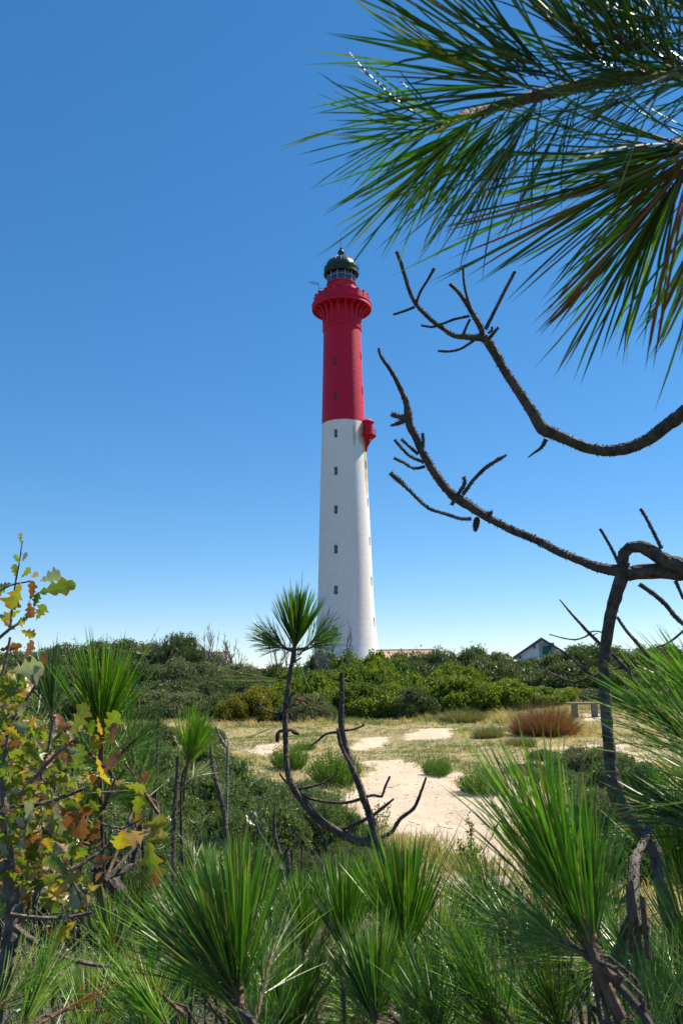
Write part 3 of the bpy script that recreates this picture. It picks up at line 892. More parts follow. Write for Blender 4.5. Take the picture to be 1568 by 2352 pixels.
# middle row
for kind, x, yt, d, w, wh in [
    ('holm', 40, 1540, 48, 170, 'halfway down the left slope at the frame edge'),
    ('grey', 140, 1532, 48, 160, 'halfway down the slope left of the tall pine tuft'),
    ('holm', 240, 1530, 47, 150, 'halfway down the slope behind the tall pine tuft'),
    ('holm', 325, 1518, 47, 140, 'halfway down the slope below the left skyline dip'),
    ('grey', 400, 1514, 47, 130, 'halfway down the slope below the small dome'),
    ('grey', 468, 1524, 47, 120, 'upper middle of the left slope below the bare bushes'),
    ('holm', 520, 1550, 45, 120, 'middle of the slope above the yellowing bush'),
    ('grey', 592, 1562, 44, 110, 'right above the yellowing bush'),
    ('bright', 655, 1560, 43, 110, 'behind the middle of the young pine stem'),
    ('bright', 730, 1542, 43, 120, 'behind the cone-topped bare stem'),
    ('bright', 810, 1530, 45, 130, 'second tier, right of the cone-topped bare stem'),
    ('bright', 895, 1534, 45, 130, 'second tier, right of the lighthouse foot'),
    ('holm', 965, 1520, 48, 120, 'second tier, below the clay-tiled roof'),
    ('bright', 1045, 1527, 47, 120, 'second tier, left of the middle of the right hedge'),
    ('holm', 1125, 1528, 48, 120, 'second tier, left of the white house'),
    ('holm', 1205, 1532, 48, 120, 'second tier, below the white house'),
    ('holm', 1290, 1528, 47, 120, 'second tier, right of the white house'),
    ('holm', 1375, 1530, 47, 120, 'second tier, beside the big bent trunk'),
    ('grey', 1460, 1540, 47, 130, 'second tier, right of the big bent trunk'),
    ('holm', 1560, 1545, 47, 140, 'second tier, at the right frame edge')]:
    put_shrub(kind, x, yt, d, w, wh)
# foot row
for kind, x, yt, d, w, wh in [
    ('holm', 60, 1600, 40, 160, 'at the slope foot by the left frame edge'),
    ('grey', 165, 1590, 40, 150, 'at the slope foot behind the oak leaves'),
    ('holm', 260, 1580, 39, 150, 'at the slope foot behind the tall pine tuft'),
    ('grey', 350, 1588, 38, 130, 'at the slope foot between the two left pine tufts'),
    ('holm', 385, 1562, 41, 130, 'low on the slope above the short pine tuft'),
    ('grey', 430, 1595, 37.5, 110, 'at the slope foot above the short pine tuft'),
    ('holm', 490, 1588, 38, 110, 'at the slope foot left of the yellowing bush'),
    ('gold', 590, 1582, 37, 105, 'at the edge of the grass left of the young pine'),
    ('gold', 540, 1602, 36.5, 75, 'forming a low corner left of the young pine'),
    ('bright', 640, 1595, 37.5, 90, 'at the grass edge behind the young pine'),
    ('grey', 705, 1597, 36.5, 105, 'at the grass edge between the two dead stems'),
    ('bright', 760, 1580, 38.5, 110, 'at the grass edge behind the cone-topped stem'),
    ('bright', 830, 1570, 38, 120, 'front row, right of the cone-topped stem'),
    ('bright', 905, 1572, 38, 120, 'front row, above the widest grass'),
    ('holm', 950, 1588, 37, 90, 'front row, in the dark hollow of the hedge'),
    ('bright', 990, 1548, 40, 120, 'front row, where the right hedge bulges upward'),
    ('bright', 1068, 1556, 39, 130, 'front row, above the left broom bush'),
    ('bright', 1150, 1562, 39.5, 130, 'front row, above the green-topped rusty bush'),
    ('bright', 1235, 1582, 40, 120, 'front row, behind the rusty broom bush'),
    ('gold', 1300, 1584, 41, 100, 'front row, above the wooden bench'),
    ('holm', 1370, 1588, 41, 120, 'front row, behind the big bent trunk'),
    ('grey', 1460, 1600, 40, 130, 'front row, right of the big bent trunk'),
    ('holm', 1560, 1600, 40, 140, 'front row, at the right frame edge')]:
    put_shrub(kind, x, yt, d, w, wh, zmin=.8)
# near, small-leaved mass on the left and centre
for kind, x, yt, d, w, wh, in [
    ('small', -30, 1770, 9.5, 360, 'at the left frame edge behind the oak'),
    ('small', 130, 1775, 10.5, 300, 'behind the oak leaves at the left'),
    ('small', 285, 1745, 11.5, 260, 'between the two left pine tufts'),
    ('small', 410, 1755, 11.8, 240, 'behind the short pine tuft'),
    ('small', 520, 1742, 12.5, 230, 'right of the short pine tuft, against the grass'),
    ('small', 625, 1778, 12.0, 190, 'behind the lower bend of the young pine'),
    ('small', 360, 1845, 8.8, 260, 'below the short pine tuft'),
    ('small', 500, 1850, 8.8, 250, 'in the middle of the left thicket'),
    ('small', 640, 1812, 9.2, 260, 'under the lower bend of the young pine'),
    ('small', 745, 1835, 9.4, 230, 'at the left edge of the sand path'),
    ('small', 695, 1782, 11.0, 190, 'between the curved stem and the cone-topped stem'),
    ('small', 790, 1862, 9.2, 160, 'spilling onto the sand left of the fork'),
    ('greyfine', 830, 1910, 8.0, 190, 'below the fork of the two young stems'),
    ('small', 570, 1945, 7.2, 260, 'above the tall needles at the bottom centre'),
    ('greyfine', 720, 1935, 7.4, 210, 'left of the fork of the two young stems'),
    ('small', 300, 1960, 6.8, 300, 'deep in the thicket at the lower left'),
    ('small', 90, 1930, 7.0, 330, 'in the shade under the oak'),
    ('small', 430, 2060, 5.4, 300, 'behind the largest bottom needles')]:
    put_shrub(kind, x, yt, d, w, wh, group='small-leaved shrubs in the near thicket', zmin=.5)
for kind, x, yt, d, w, wh in [
    ('greyfine', 335, 1648, 24.0, 150, 'between the tall and the short left pine tufts'),
    ('small', 455, 1690, 17.0, 150, 'directly behind the short left pine tuft'),
    ('small', 345, 1700, 15.0, 190, 'below the tall left pine tuft'),
    ('greyfine', 470, 1662, 26.0, 90, 'at the left end of the dry grass'),
    ('holm', 235, 1670, 20.0, 190, 'behind the pale needles of the tall left pine'),
    ('greyfine', 110, 1665, 20.0, 220, 'behind the upper oak twigs'),
    ('greyfine', 1345, 1698, 17.0, 170, 'in the grass left of the big bent trunk'),
    ('small', 1440, 1730, 15.0, 150, 'right of the big bent trunk'),
    ('small', 1330, 1800, 14.0, 90, 'low in the grass behind the tallest right needles'),
    ('greyfine', 1215, 1752, 18.0, 120, 'beside the green bush that shades the sand path'),
    ('greyfine', 1290, 1760, 15.5, 130, 'in front of the taller grey one left of the bent trunk'),
    ('greyfine', 1395, 1800, 11.5, 170, 'at the foot of the bent trunk beyond the right needles'),
    ('greyfine', 1250, 1738, 21.0, 70, 'low in the grass behind the long right needles'),
    ('small', 1500, 1860, 9.0, 260, 'behind the right-hand needle masses')]:
    put_shrub(kind, x, yt, d, w, wh, group='shrubs in the grass on the right', zmin=.35)

# ------------------------------------------------------------------ tufted bushes made of upright shoots
def spray_mesh(name, material, seed, n, spread, width, leafy_=True, seg=3, lean=0.35, thick=1.0):
    r = random.Random(seed); b = MB()
    for k in range(n):
        a = r.uniform(0, 2 * math.pi); q = math.sqrt(r.random())
        base = Vector((q * .55 * math.cos(a), q * .55 * math.sin(a), 0))
        d = Vector((math.cos(a) * q * spread, math.sin(a) * q * spread, 1)) + uvec(r) * lean
        d.normalize()
        L = (1 - .45 * q * q) * r.uniform(.65, 1.05)
        if leafy_:
            m_ = 7
            for i in range(m_):
                t = .35 + .65 * i / m_
                p = base + d * L * t
                for j in range(2):
                    dd = (d * 1.3 + uvec(r)).normalized()
                    add_leaf(b, p, dd, uvec(r), width * 2.4, width * .6, r)
        p = base; side = d.cross(uvec(r)).normalized() * width * (.35 if leafy_ else 1) * thick
        prev = (b.vert(p - side, 0), b.vert(p + side, 0)); dr = d.copy()
        for i in range(seg):
            dr = (dr + uvec(r) * .12).normalized(); p = p + dr * L / seg
            w = side * (1 - (i + 1) / seg)
            if i == seg - 1:
                c = b.vert(p, 1); b.face(prev[0], prev[1], c)
            else:
                cur = (b.vert(p - w, (i + 1) / seg), b.vert(p + w, (i + 1) / seg)); b.face(prev[0], prev[1], cur[1], cur[0]); prev = cur
    return b.mesh(name, material)
ROSE = [spray_mesh('rosemary_shoots', M_rosemary, 300 + k, 420, .9, .022) for k in range(2)]
BROOM = [spray_mesh('broom_shoots', M_broom, 310 + k, 2600, 1.0, .006, False, 4, .55, 1.2) for k in range(1)]
BROOMG = [spray_mesh('green_broom_shoots', M_broomg, 320 + k, 1800, 1.0, .007, False, 4, .45, 1.2) for k in range(1)]
def put_spray(name, mesh, label, cat, x, ybase, ytop, wpx, group=None, part='shoots'):
    g = G(x, ybase)
    t = PY(x, ytop, g.y); h = max(.15, t.z - g.z)
    rx = wpx / 2 / F_PX * g.y
    root = empty(name, (g.x, g.y, g.z - .03), label, cat, group)
    o = place(part, mesh, root, Matrix.Diagonal((rx, rx, h * 1.03, 1)) @ Matrix.Rotation(srnd.uniform(0, 6), 4, 'Z'))
    o['kind'] = 'stuff'
    place('stem', STEMS[srnd.randrange(3)], root, Matrix.Diagonal((rx * .7, rx * .7, h * .8, 1)))
    return root
gg = 'low green bushes growing on the sand'
put_spray('green_bush', ROSE[0], 'low upright green bush behind the curved stem of the young pine', 'bush', 665, 1765, 1693, 100, gg)
put_spray('green_bush', ROSE[1], 'largest upright green bush, between the young pine and the cone-topped stem', 'bush', 770, 1800, 1702, 140, gg)
put_spray('green_bush', ROSE[0], 'small round green bush alone on the bare sand', 'bush', 1003, 1781, 1726, 78, gg)
put_spray('green_bush', ROSE[1], 'green bush casting a shadow on the sand path, partly behind long needles', 'bush', 1105, 1822, 1745, 125, gg)
put_spray('green_bush', ROSE[0], 'tiny green bush at the top left of the sand beside the grass', 'bush', 700, 1722, 1697, 60, gg)
bg_ = 'wiry broom bushes in front of the hedge'
put_spray('broom_bush', BROOM[0], 'largest rusty brown wiry bush left of the bench', 'bush', 1252, 1692, 1586, 190, bg_)
put_spray('broom_bush', BROOMG[0], 'olive wiry bush in front of the hedge, left of the rusty one', 'bush', 1062, 1658, 1615, 140, bg_)
put_spray('broom_bush', BROOMG[0], 'small olive wiry clump between the two larger wiry bushes', 'bush', 1120, 1694, 1655, 90, bg_)
put_spray('broom_bush', BROOMG[0], 'faint olive clump in the grass right of the cone-topped stem', 'bush', 1195, 1712, 1680, 90, bg_)

# ------------------------------------------------------------------ dune grass
def grass_tuft(b, p, r, h, n, w):
    for k in range(n):
        a = r.uniform(0, 2 * math.pi); ln = r.uniform(.1, .8)
        d = Vector((math.cos(a) * ln, math.sin(a) * ln, 1)).normalized()
        s_ = Vector((-math.sin(a + 1), math.cos(a + 1), 0)) * w
        q = p + Vector((r.uniform(-.1, .1), r.uniform(-.1, .1), -.02))
        hh = h * r.uniform(.5, 1.1)
        m1 = q + d * hh * .6; m2 = m1 + (d + Vector((math.cos(a) * .5, math.sin(a) * .5, -.15))).normalized() * hh * .45
        i = [b.vert(q - s_), b.vert(q + s_), b.vert(m1 + s_ * .7), b.vert(m1 - s_ * .7), b.vert(m2)]
        b.face(i[0], i[1], i[2], i[3]); b.face(i[3], i[2], i[4])
dry, grn = MB(), MB()
r = random.Random(77)
cnt = 0
while cnt < 30000:
    y = 7 + 33 * r.random() ** 1.1
    half = y * .46 + 1.5
    x = r.uniform(-half, half)
    cv = cover(x, y)
    if r.random() > cv * 1.0 - .02: continue
    cnt += 1
    f = fbm(x + 70, y, .3) + .3 * fbm(x, y, 1.5)
    tgt = grn if f + r.uniform(-.25, .25) > -.1 else dry
    if x < -.03 * y and y < 13.5: continue
    s_ = .6 + .8 * sstep(-.3, .6, fbm(x - 20, y, .5))
    h = r.uniform(.06, .16) * s_
    if y > 33: h *= 2.0
    grass_tuft(tgt, Vector((x, y, gz(x, y))), r, h, 7, .004 + .00022 * y)
# taller feathery grass in places
for (gx_, gy_, w_, n_, h_) in [(690, 1655, 90, 60, .45), (880, 1640, 90, 70, .45), (985, 1650, 50, 30, .4), (1160, 1655, 40, 70, .65), (1345, 1685, 60, 40, .5), (720, 1990, 180, 110, .42), (980, 1960, 120, 90, .32), (860, 1960, 100, 60, .35), (1240, 1800, 150, 70, .3), (1330, 1850, 120, 60, .35), (1060, 1990, 80, 50, .25)]:
    for k in range(n_):
        g = G(gx_ + r.gauss(0, .35) * w_, gy_ + r.uniform(-7, 7) * (1 if gy_ < 1700 else 3))
        grass_tuft(dry if r.random() < .75 else grn, g, r, h_ * r.uniform(.6, 1.1), 8, .003 + .00013 * g.y)
tag(dry.build('dry_grass', M_straw), 'straw-coloured dry grass spread over the dune around the sand path', 'grass', kind='stuff')
tag(grn.build('dune_grass', M_grass), 'grey-green low grass growing among the dry grass', 'grass', kind='stuff')
# litter twigs scattered on the sand
b = MB()
for k in range(420):
    y = r.uniform(11, 24); x = r.uniform(-1, y * .3)
    if cover(x, y) > .75: continue
    a = r.uniform(0, 6.28); L = r.uniform(.02, .12)
    p = Vector((x, y, gz(x, y) + .035)); q = p + Vector((math.cos(a) * L, math.sin(a) * L, .01))
    b.tube([p, q], .004, 3, cap=False)
tag(b.build('twig_litter', M_twig), 'fine dry twigs and litter lying on the sand path', 'litter', kind='stuff')

# ------------------------------------------------------------------ bare bushes on the skyline
def bare_mesh(seed, n=9, depth=4):
    r = random.Random(seed); b = MB()
    def grow(p, d, L, rad, k):
        m = p + (d + uvec(r) * .15).normalized() * L * .5; e = m + (d + uvec(r) * .25 + Vector((0, 0, .1))).normalized() * L * .5
        b.tube([p, m, e], [rad, rad * .85, rad * .65], 4, cap=False)
        if k == 0: return
        for j in range(r.choice((2, 3, 3))):
            grow(e if r.random() < .6 else m, (d + uvec(r) * .8 + Vector((0, 0, .15))).normalized(), L * r.uniform(.55, .8), rad * .6, k - 1)
    for k in range(n):
        a = r.uniform(0, 6.28)
        grow(Vector((0, 0, 0)), Vector((math.cos(a) * .6, math.sin(a) * .6, 1)).normalized(), .42, .034, depth)
    return b
BARE = [bare_mesh(5, 4, 4).mesh('bare_branches', M_grey_wood), bare_mesh(8, 3, 4).mesh('bare_branches', M_grey_wood)]
for k, (x, yb, yt, w, Y, lab) in enumerate([
    (487, 1535, 1474, 70, 57, 'leafless grey bush on the left skyline, nearest the small green dome'),
    (535, 1545, 1484, 75, 57, 'leafless grey bush on the left skyline, right one of the pair'),
    (645, 1550, 1492, 90, 57, 'sparse leafless bush in the gap behind the young pine'),
    (722, 1545, 1500, 60, 50, 'thin leafless bush against the left foot of the lighthouse'),
    (775, 1530, 1480, 90, 48, 'fine dry twigs rising in front of the lighthouse base'),
    (380, 1510, 1478, 60, 57, 'faint dry twigs on the skyline left of the small dome')]):
    p0 = PY(x, yb, Y); p1 = PY(x, yt, Y)
    z0 = min(p0.z, p1.z); 
    root = empty('bare_bush', (p0.x, Y, gz(p0.x, Y)), lab, 'bush', 'leafless bushes on the skyline')
    h = p1.z - root.location.z; rx = w / 2 / F_PX * Y
    place('branch', BARE[k % 2], root, Matrix.Diagonal((rx * 1.6, rx * 1.6, h * 1.4, 1)) @ Matrix.Rotation(k * 1.3, 4, 'Z'))
# ------------------------------------------------------------------ bench
g = G(1340, 1648)
by = g.y; p0 = PY(1300, 1614, by); p1 = PY(1392, 1614, by)
bench = empty('bench', ((p0.x + p1.x) / 2, by, gz(g.x, by)), 'weathered wooden bench plank on two posts behind the rusty bush', 'bench')
bw = (p1.x - p0.x) / 2; bh = p0.z - bench.location.z
for k in range(2):
    b = MB(); b.box((-bw, -.2 + k * .2, bh - .07), (bw, -.02 + k * .2, bh)); b.build('plank', M_grey_wood, bench)
for s_ in (-.62, .35):
    b = MB(); b.box((bw * s_ - .1, -.12, -.1), (bw * s_ + .1, .1, bh - .07)); b.build('leg', M_grey_wood, bench)
# ------------------------------------------------------------------ pines: bark, twigs, cones, needles
def tr(reg, pts, d0, d1=None):
    """trace (x, y, radius) in a zoomed view of the photo back to places in the scene"""
    x0, y0, s = reg
    out = []
    n = len(pts)
    for k, (x, y, q) in enumerate(pts):
        d = d0 + ((d1 if d1 is not None else d0) - d0) * k / max(1, n - 1)
        out.append((P((x0 + x / s) / 1.7417, (y0 + y / s) / 1.7417, d), q / s / 1.7417 * d / F_PX))
    return out
DD = (0, 0, 1 / 1.7417)
C3 = (1450, 950, 1.224); C4 = (1450, 1350, 1.224); C5 = (2000, 1950, 2.145); C8 = (1800, 3200, 1.684)
CP = (900, 2300, 1.742); CL = (0, 2900, 1.4255); CU = (0, 2100, 1.4255)
def limb(name, pts, parent, material=None, spikes=1.0, step=None, n=9, wob=.07, scale_len=1.0, end=None):
    """a branch with the rough peg-like leaf scars of a young pine"""
    rr = random.Random(int(pts[0][0].x * 1000) + len(pts))
    rmin = min(p[1] for p in pts); rmax = max(p[1] for p in pts)
    step = step or max(.006, rmax * .8)
    sp = smooth_path(pts, step)
    b = MB()
    b.tube([p for p, _ in sp], [q * (1 + .10 * mnoise.noise(p * 60)) for p, q in sp], n, wob)
    if spikes:
        L = 0
        for k in range(len(sp) - 1):
            p, q = sp[k]; e = sp[k + 1][0]; t = (e - p).normalized()
            u = t.orthogonal().normalized(); w = t.cross(u)
            m = max(1, int(spikes * (e - p).length / max(.0035, q * .42) * 3))
            for j in range(m):
                a = rr.uniform(0, 6.283); dd = u * math.cos(a) + w * math.sin(a)
                c = p.lerp(e, rr.random()) + dd * q * .85
                g = min(max(q * .42, .0016), .006) * rr.uniform(.6, 1.3)
                tip = c + (dd * .9 + t * rr.uniform(.2, .9)) * g * 1.5 * scale_len
                sd = t.cross(dd)
                v = [b.vert(c + sd * g * .5), b.vert(c - sd * g * .5), b.vert(c - t * g * .8), b.vert(tip)]
                b.face(v[0], v[1], v[3]); b.face(v[1], v[2], v[3]); b.face(v[2], v[0], v[3])
    return b.build(name, material or M_bark, parent, smooth=False)
def rel(root, o):
    o.matrix_parent_inverse = root.matrix_world.inverted() if False else Matrix.Translation(-root.location)
    return o
def cone_mesh(seed):
    r = random.Random(seed); b = MB()
    prof = [(.02, -1), (.28, -.9), (.42, -.5), (.44, -.1), (.36, .4), (.2, .8), (.02, 1)]
    b.lathe([(p * .85, z) for p, z in prof], 12)
    n = 90
    for k in range(n):
        t = k / n; z = -.92 + 1.84 * t; a = k * 2.39996
        R_ = .46 * math.sqrt(max(.02, 1 - (z * .97 + .12) ** 2)) if z > -.12 else .46 * math.sqrt(max(.05, 1 - (z + .12) ** 2 * 1.2))
        d = Vector((math.cos(a), math.sin(a), 0)); s_ = Vector((-math.sin(a), math.cos(a), 0))
        c = d * R_ * .8 + Vector((0, 0, z)); g = .10
        tip = c + d * .13 + Vector((0, 0, .09))
        v = [b.vert(c + s_ * g), b.vert(c + Vector((0, 0, g * .9)) + d * .05), b.vert(c - s_ * g), b.vert(c - Vector((0, 0, g * .8))), b.vert(tip)]
        for i in range(4): b.face(v[i], v[(i + 1) % 4], v[4])
    return b.mesh('pine_cone', M_cone)
CONE = cone_mesh(3)
def cone(reg, x, y, d, half, ang, parent, label=None):
    p = tr(reg, [(x, y, half)], d)[0]
    ax = (CM.to_3x3() @ Vector((math.cos(R(ang)), math.sin(R(ang)), .15))).normalized()
    q = ax.to_track_quat('Z', 'Y').to_matrix().to_4x4()
    o = place('cone', CONE, parent, Matrix.Translation(p[0] - parent.location) @ q @ Matrix.Diagonal((p[1] * 1.05, p[1] * 1.05, p[1], 1)))
    return o

_cache = {}
SHAPES = {
    'fano': (19, 3, 26, .45, (.6, 1.08), .22), 'fanwo': (16, 5, 44, .6, (.6, 1.08), .26), 'brushwo': (32, 6, 60, .5, (.6, 1.05), .22), 'thino': (11, 4, 34, .4, (.6, 1.05), .25),  # needles, angle range (degrees), length of bearing stem, spread of lengths, bend
    'brush': (80, 3, 35, .24, (.72, 1.06), -.06),
    'brushw': (76, 5, 52, .3, (.66, 1.06), -.12),
    'wide': (60, 18, 80, .5, (.7, 1.05), -.22),
    'fan': (48, 3, 19, .4, (.7, 1.08), .2),
    'fanw': (36, 5, 38, .55, (.65, 1.08), .26),
    'thin': (22, 4, 40, .3, (.6, 1.05), .25),
    'sparse': (7, 3, 24, .25, (.7, 1.0), .16),
    'few': (3, 6, 22, .2, (.8, 1.0), .1),
    'whorl': (170, 30, 85, .7, (.75, 1.05), .25),
}
def needles(shape, material, var=0, width=.0038):
    key = (shape, material.name, var, width)
    if key in _cache: return _cache[key]
    n, t0, t1, stem, (l0, l1), bend = SHAPES[shape]
    r = random.Random(hash((shape, var)) & 1023 if False else sum(map(ord, shape)) * 7 + var * 131)
    b = MB()
    for k in range(n):
        f = (k + .5) / n
        th = R(t0 + (t1 - t0) * (f ** .75) + r.uniform(-4, 4))
        az = k * 2.39996 + r.uniform(-.5, .5)
        base = Vector((0, 0, stem * (1 - f) * r.uniform(.85, 1.0)))
        out = Vector((math.cos(az), math.sin(az), 0))
        d0 = (ZUP * math.cos(th) + out * math.sin(th)).normalized()
        L0 = r.uniform(l0, l1) * (1 - .06 * f - stem * .62 * (1 - f) * (1 if 'brush' in shape or shape == 'fan' else 0))
        for j in range(2):
            d = (d0 + uvec(r) * .05).normalized()
            side = (d.cross(out) if abs(d.dot(out)) < .98 else d.orthogonal()).normalized()
            bd = (out * r.uniform(.5, 1.4) * math.sin(th) * 1.5 + side * r.uniform(-.4, .4)) * bend if bend < 0 else (out * r.uniform(-.5, 1.0) + side * r.uniform(-.8, .8)) * bend
            if r.random() < .06: bd = uvec(r) * .28
            L = L0 * r.uniform(.95, 1.02)
            seg = 5; p = base + out * .008
            prev = None; w0 = width * r.uniform(.8, 1.15)
            ph = r.uniform(0, 2.1)
            u = d.orthogonal().normalized(); v_ = d.cross(u)
            for i in range(seg + 1):
                t = i / seg
                pp = p + d * L * t + bd * L * t * t
                if i == seg:
                    c = b.vert(pp, 1.0)
                    for q in range(3): b.face(prev[q], prev[(q + 1) % 3], c)
                else:
                    w = w0 * (.75 + .35 * min(1, t * 4)) * (1 - max(0, t - .8) * 1.2)
                    cur = [b.vert(pp + (u * math.cos(ph + q * 2.094) + v_ * math.sin(ph + q * 2.094)) * w, t) for q in range(3)]
                    if prev:
                        for q in range(3): b.face(prev[q], prev[(q + 1) % 3], cur[(q + 1) % 3], cur[q])
                    prev = cur
    me = b.mesh('needles_' + shape, material)
    _cache[key] = me
    return me
nrnd = random.Random(21)
def tuft(parent, shape, material, base, tip, d, length, d2=None, var=None, width=.0038, lean=0.0, name='needle_tuft', twig=True, flat=1.0):
    """needles springing from base (x, y) towards tip (x, y); length in frame units; d2 = distance at the tip"""
    p = P(base[0], base[1], d)
    d2 = d if d2 is None else d2
    q = P(tip[0], tip[1], d2)
    ax = (q - p).normalized()
    L = length * 1.12 * d / F_PX / (1 + .55 * SHAPES[shape][3])
    var = nrnd.randrange(4) if var is None else var
    M = Matrix.Translation(p - parent.location) @ ax.to_track_quat('Z', 'Y').to_matrix().to_4x4() @ Matrix.Rotation(nrnd.uniform(0, 6.28), 4, 'Z') @ Matrix.Scale(L, 4)
    o = place(name, needles(shape, material, var, width), parent, M)
    o['kind'] = 'stuff'
    if twig:
        b = MB(); st = SHAPES[shape][3] * L
        rr = L * .022
        b.tube([Vector((0, 0, -.25 * L)), Vector((0, 0, st * .5)), Vector((0, 0, st))], [rr * 1.2, rr, rr * .6], 7, .15)
        t = b.build('shoot', M_shoot, parent); t.matrix_local = M @ Matrix.Scale(1 / L, 4)
    return p, ax
M_shoot = bark_mat('shoot_bark', (0.08, 0.045, 0.025), (0.22, 0.13, 0.08), 120)
def tofoot(p, ax, foot, r0, r1, back=.3):
    """stem from a tuft base back and down to the ground"""
    a = p - ax * back * .5
    return [(p, r1), (a, r1 * 1.2), (a.lerp(foot, .5) + Vector((0, 0, -.05)), (r0 + r1) / 2), (foot, r0)]
def gpt(x, y): return Vector((x, y, gz(x, y) - .05))

# --- the big bent pine on the right
D = 3.0
base = tr(DD, [(1560, 2330, 34)], D)[0][0]; foot = gpt(base.x + .12, base.y + .05)
pine = empty('pine_tree', foot, 'large bent pine whose bare trunk rises on the right and loops over at the top', 'tree')
def add(o): o.matrix_parent_inverse = Matrix.Translation(-pine.location); return o
trunk = tr(C5, [(1060, 640, 58), (1040, 760, 66), (1000, 900, 60), (955, 1050, 57), (925, 1200, 54), (900, 1400, 54), (888, 1600, 54), (898, 1800, 55), (912, 2000, 55), (935, 2250, 56)], D) \
    + tr(C8, [(1120, -30, 62), (1200, 100, 56), (1300, 230, 50), (1370, 330, 48), (1400, 450, 48), (1430, 600, 52), (1480, 800, 60), (1530, 1000, 66), (1560, 1250, 70), (1600, 1480, 74)], D)
trunk = [(p_, q_ * .82) for p_, q_ in trunk]
trunk.append((foot, .055))
add(limb('trunk', trunk, pine, spikes=.25, n=14, step=.02, wob=.09))
add(limb('branch', tr(C5, [(1000, 2000, 5), (1050, 640, 44), (1055, 570, 50), (1110, 515, 50), (1200, 505, 50), (1300, 555, 56), (1400, 620, 60), (1500, 660, 66), (1640, 720, 72), (1900, 700, 76), (2200, 500, 76), (2400, 0, 76), (2300, -500, 70), (2050, -900, 64)], D)[1:], pine, spikes=.2, n=14, step=.02, wob=.08))
add(limb('branch', tr(C5, [(1040, 770, 40), (1150, 730, 62), (1300, 720, 62), (1450, 720, 66), (1600, 730, 66)], D, D + .02), pine, spikes=.2, n=14, step=.02, wob=.08))
# dead branch sweeping in at the upper right
add(limb('branch', tr(C3, [(165, 68, 8), (185, 120, 8), (210, 200, 9), (230, 265, 9), (260, 325, 10), (300, 370, 10), (350, 415, 11), (400, 450, 11), (440, 478, 12), (500, 488, 13), (550, 490, 15), (590, 492, 20), (620, 520, 22), (660, 590, 20), (700, 660, 20), (750, 735, 22), (790, 795, 24), (840, 872, 27), (880, 935, 30), (930, 958, 29), (1000, 990, 26), (1100, 1030, 25), (1200, 1045, 26), (1300, 1030, 28), (1400, 985, 29), (1480, 925, 30), (1568, 860, 32), (1700, 760, 34), (1900, 700, 36), (2060, 700, 40)], D), pine, spikes=1.1, n=10, step=.014))
for pts in ([(262, 322, 7), (280, 270, 6), (320, 205, 6), (350, 150, 8)], [(255, 340, 6), (200, 362, 6), (148, 378, 5)],
            [(588, 482, 14), (572, 430, 14), (545, 385, 13), (515, 335, 10), (470, 270, 9), (425, 226, 9)], [(535, 365, 7), (510, 290, 6), (495, 220, 6), (491, 135, 6)],
            [(522, 385, 7), (450, 400, 6), (385, 425, 6), (340, 438, 6), (285, 430, 5)], [(600, 450, 10), (640, 370, 8), (690, 270, 8), (745, 165, 7)],
            [(615, 498, 9), (640, 468, 8), (664, 440, 7)], [(492, 478, 7), (505, 440, 6), (525, 400, 6)], [(545, 503, 7), (480, 545, 6), (420, 558, 6), (368, 555, 6)],
            [(898, 988, 12), (872, 1030, 8), (838, 1055, 5), (808, 1078, 2)], [(612, 470, 6), (632, 455, 6), (632, 436, 6)], [(890, 925, 7), (860, 890, 6), (820, 845, 4)]):
    add(limb('twig', tr(C3, pts, D), pine, spikes=1.2, n=7, step=.01))
# dead branch below it
add(limb('branch', tr(C4, [(78, 50, 5), (88, 90, 8), (140, 165, 10), (180, 240, 12), (210, 310, 14), (222, 375, 20), (230, 430, 20), (260, 490, 18), (290, 560, 18), (320, 610, 20), (350, 660, 20), (400, 730, 21), (450, 780, 25), (510, 815, 25), (580, 862, 21), (650, 902, 19), (750, 952, 19), (850, 992, 19), (950, 1045, 20), (1050, 1087, 20), (1150, 1125, 23), (1245, 1142, 28), (1320, 1160, 34)], D), pine, spikes=1.1, n=10, step=.014))
for pts in ([(215, 395, 14), (180, 388, 12), (140, 375, 12)], [(215, 400, 12), (175, 420, 10), (135, 432, 4)], [(300, 612, 8), (230, 580, 7), (190, 540, 7), (155, 500, 7)], [(272, 572, 8), (230, 535, 7), (188, 497, 7)],
            [(305, 632, 8), (250, 640, 7), (200, 612, 7), (152, 590, 7)], [(290, 565, 9), (296, 510, 8), (292, 468, 7)], [(488, 772, 9), (540, 700, 9), (600, 640, 9), (660, 600, 9), (705, 575, 4)],
            [(468, 765, 9), (500, 712, 9), (492, 682, 9)], [(532, 887, 9), (480, 887, 8), (400, 862, 8), (330, 840, 8), (270, 790, 8), (220, 740, 8), (178, 700, 12), (135, 662, 11)],
            [(450, 790, 9), (436, 822, 9)], [(590, 870, 14), (635, 858, 8)], [(1250, 1102, 8), (1210, 1020, 7), (1160, 936, 6)], [(1462, 1035, 9), (1430, 970, 8), (1395, 900, 7), (1358, 838, 7)]):
    add(limb('twig', tr(C4, pts, D), pine, spikes=1.4, n=7, step=.01, scale_len=1.5))
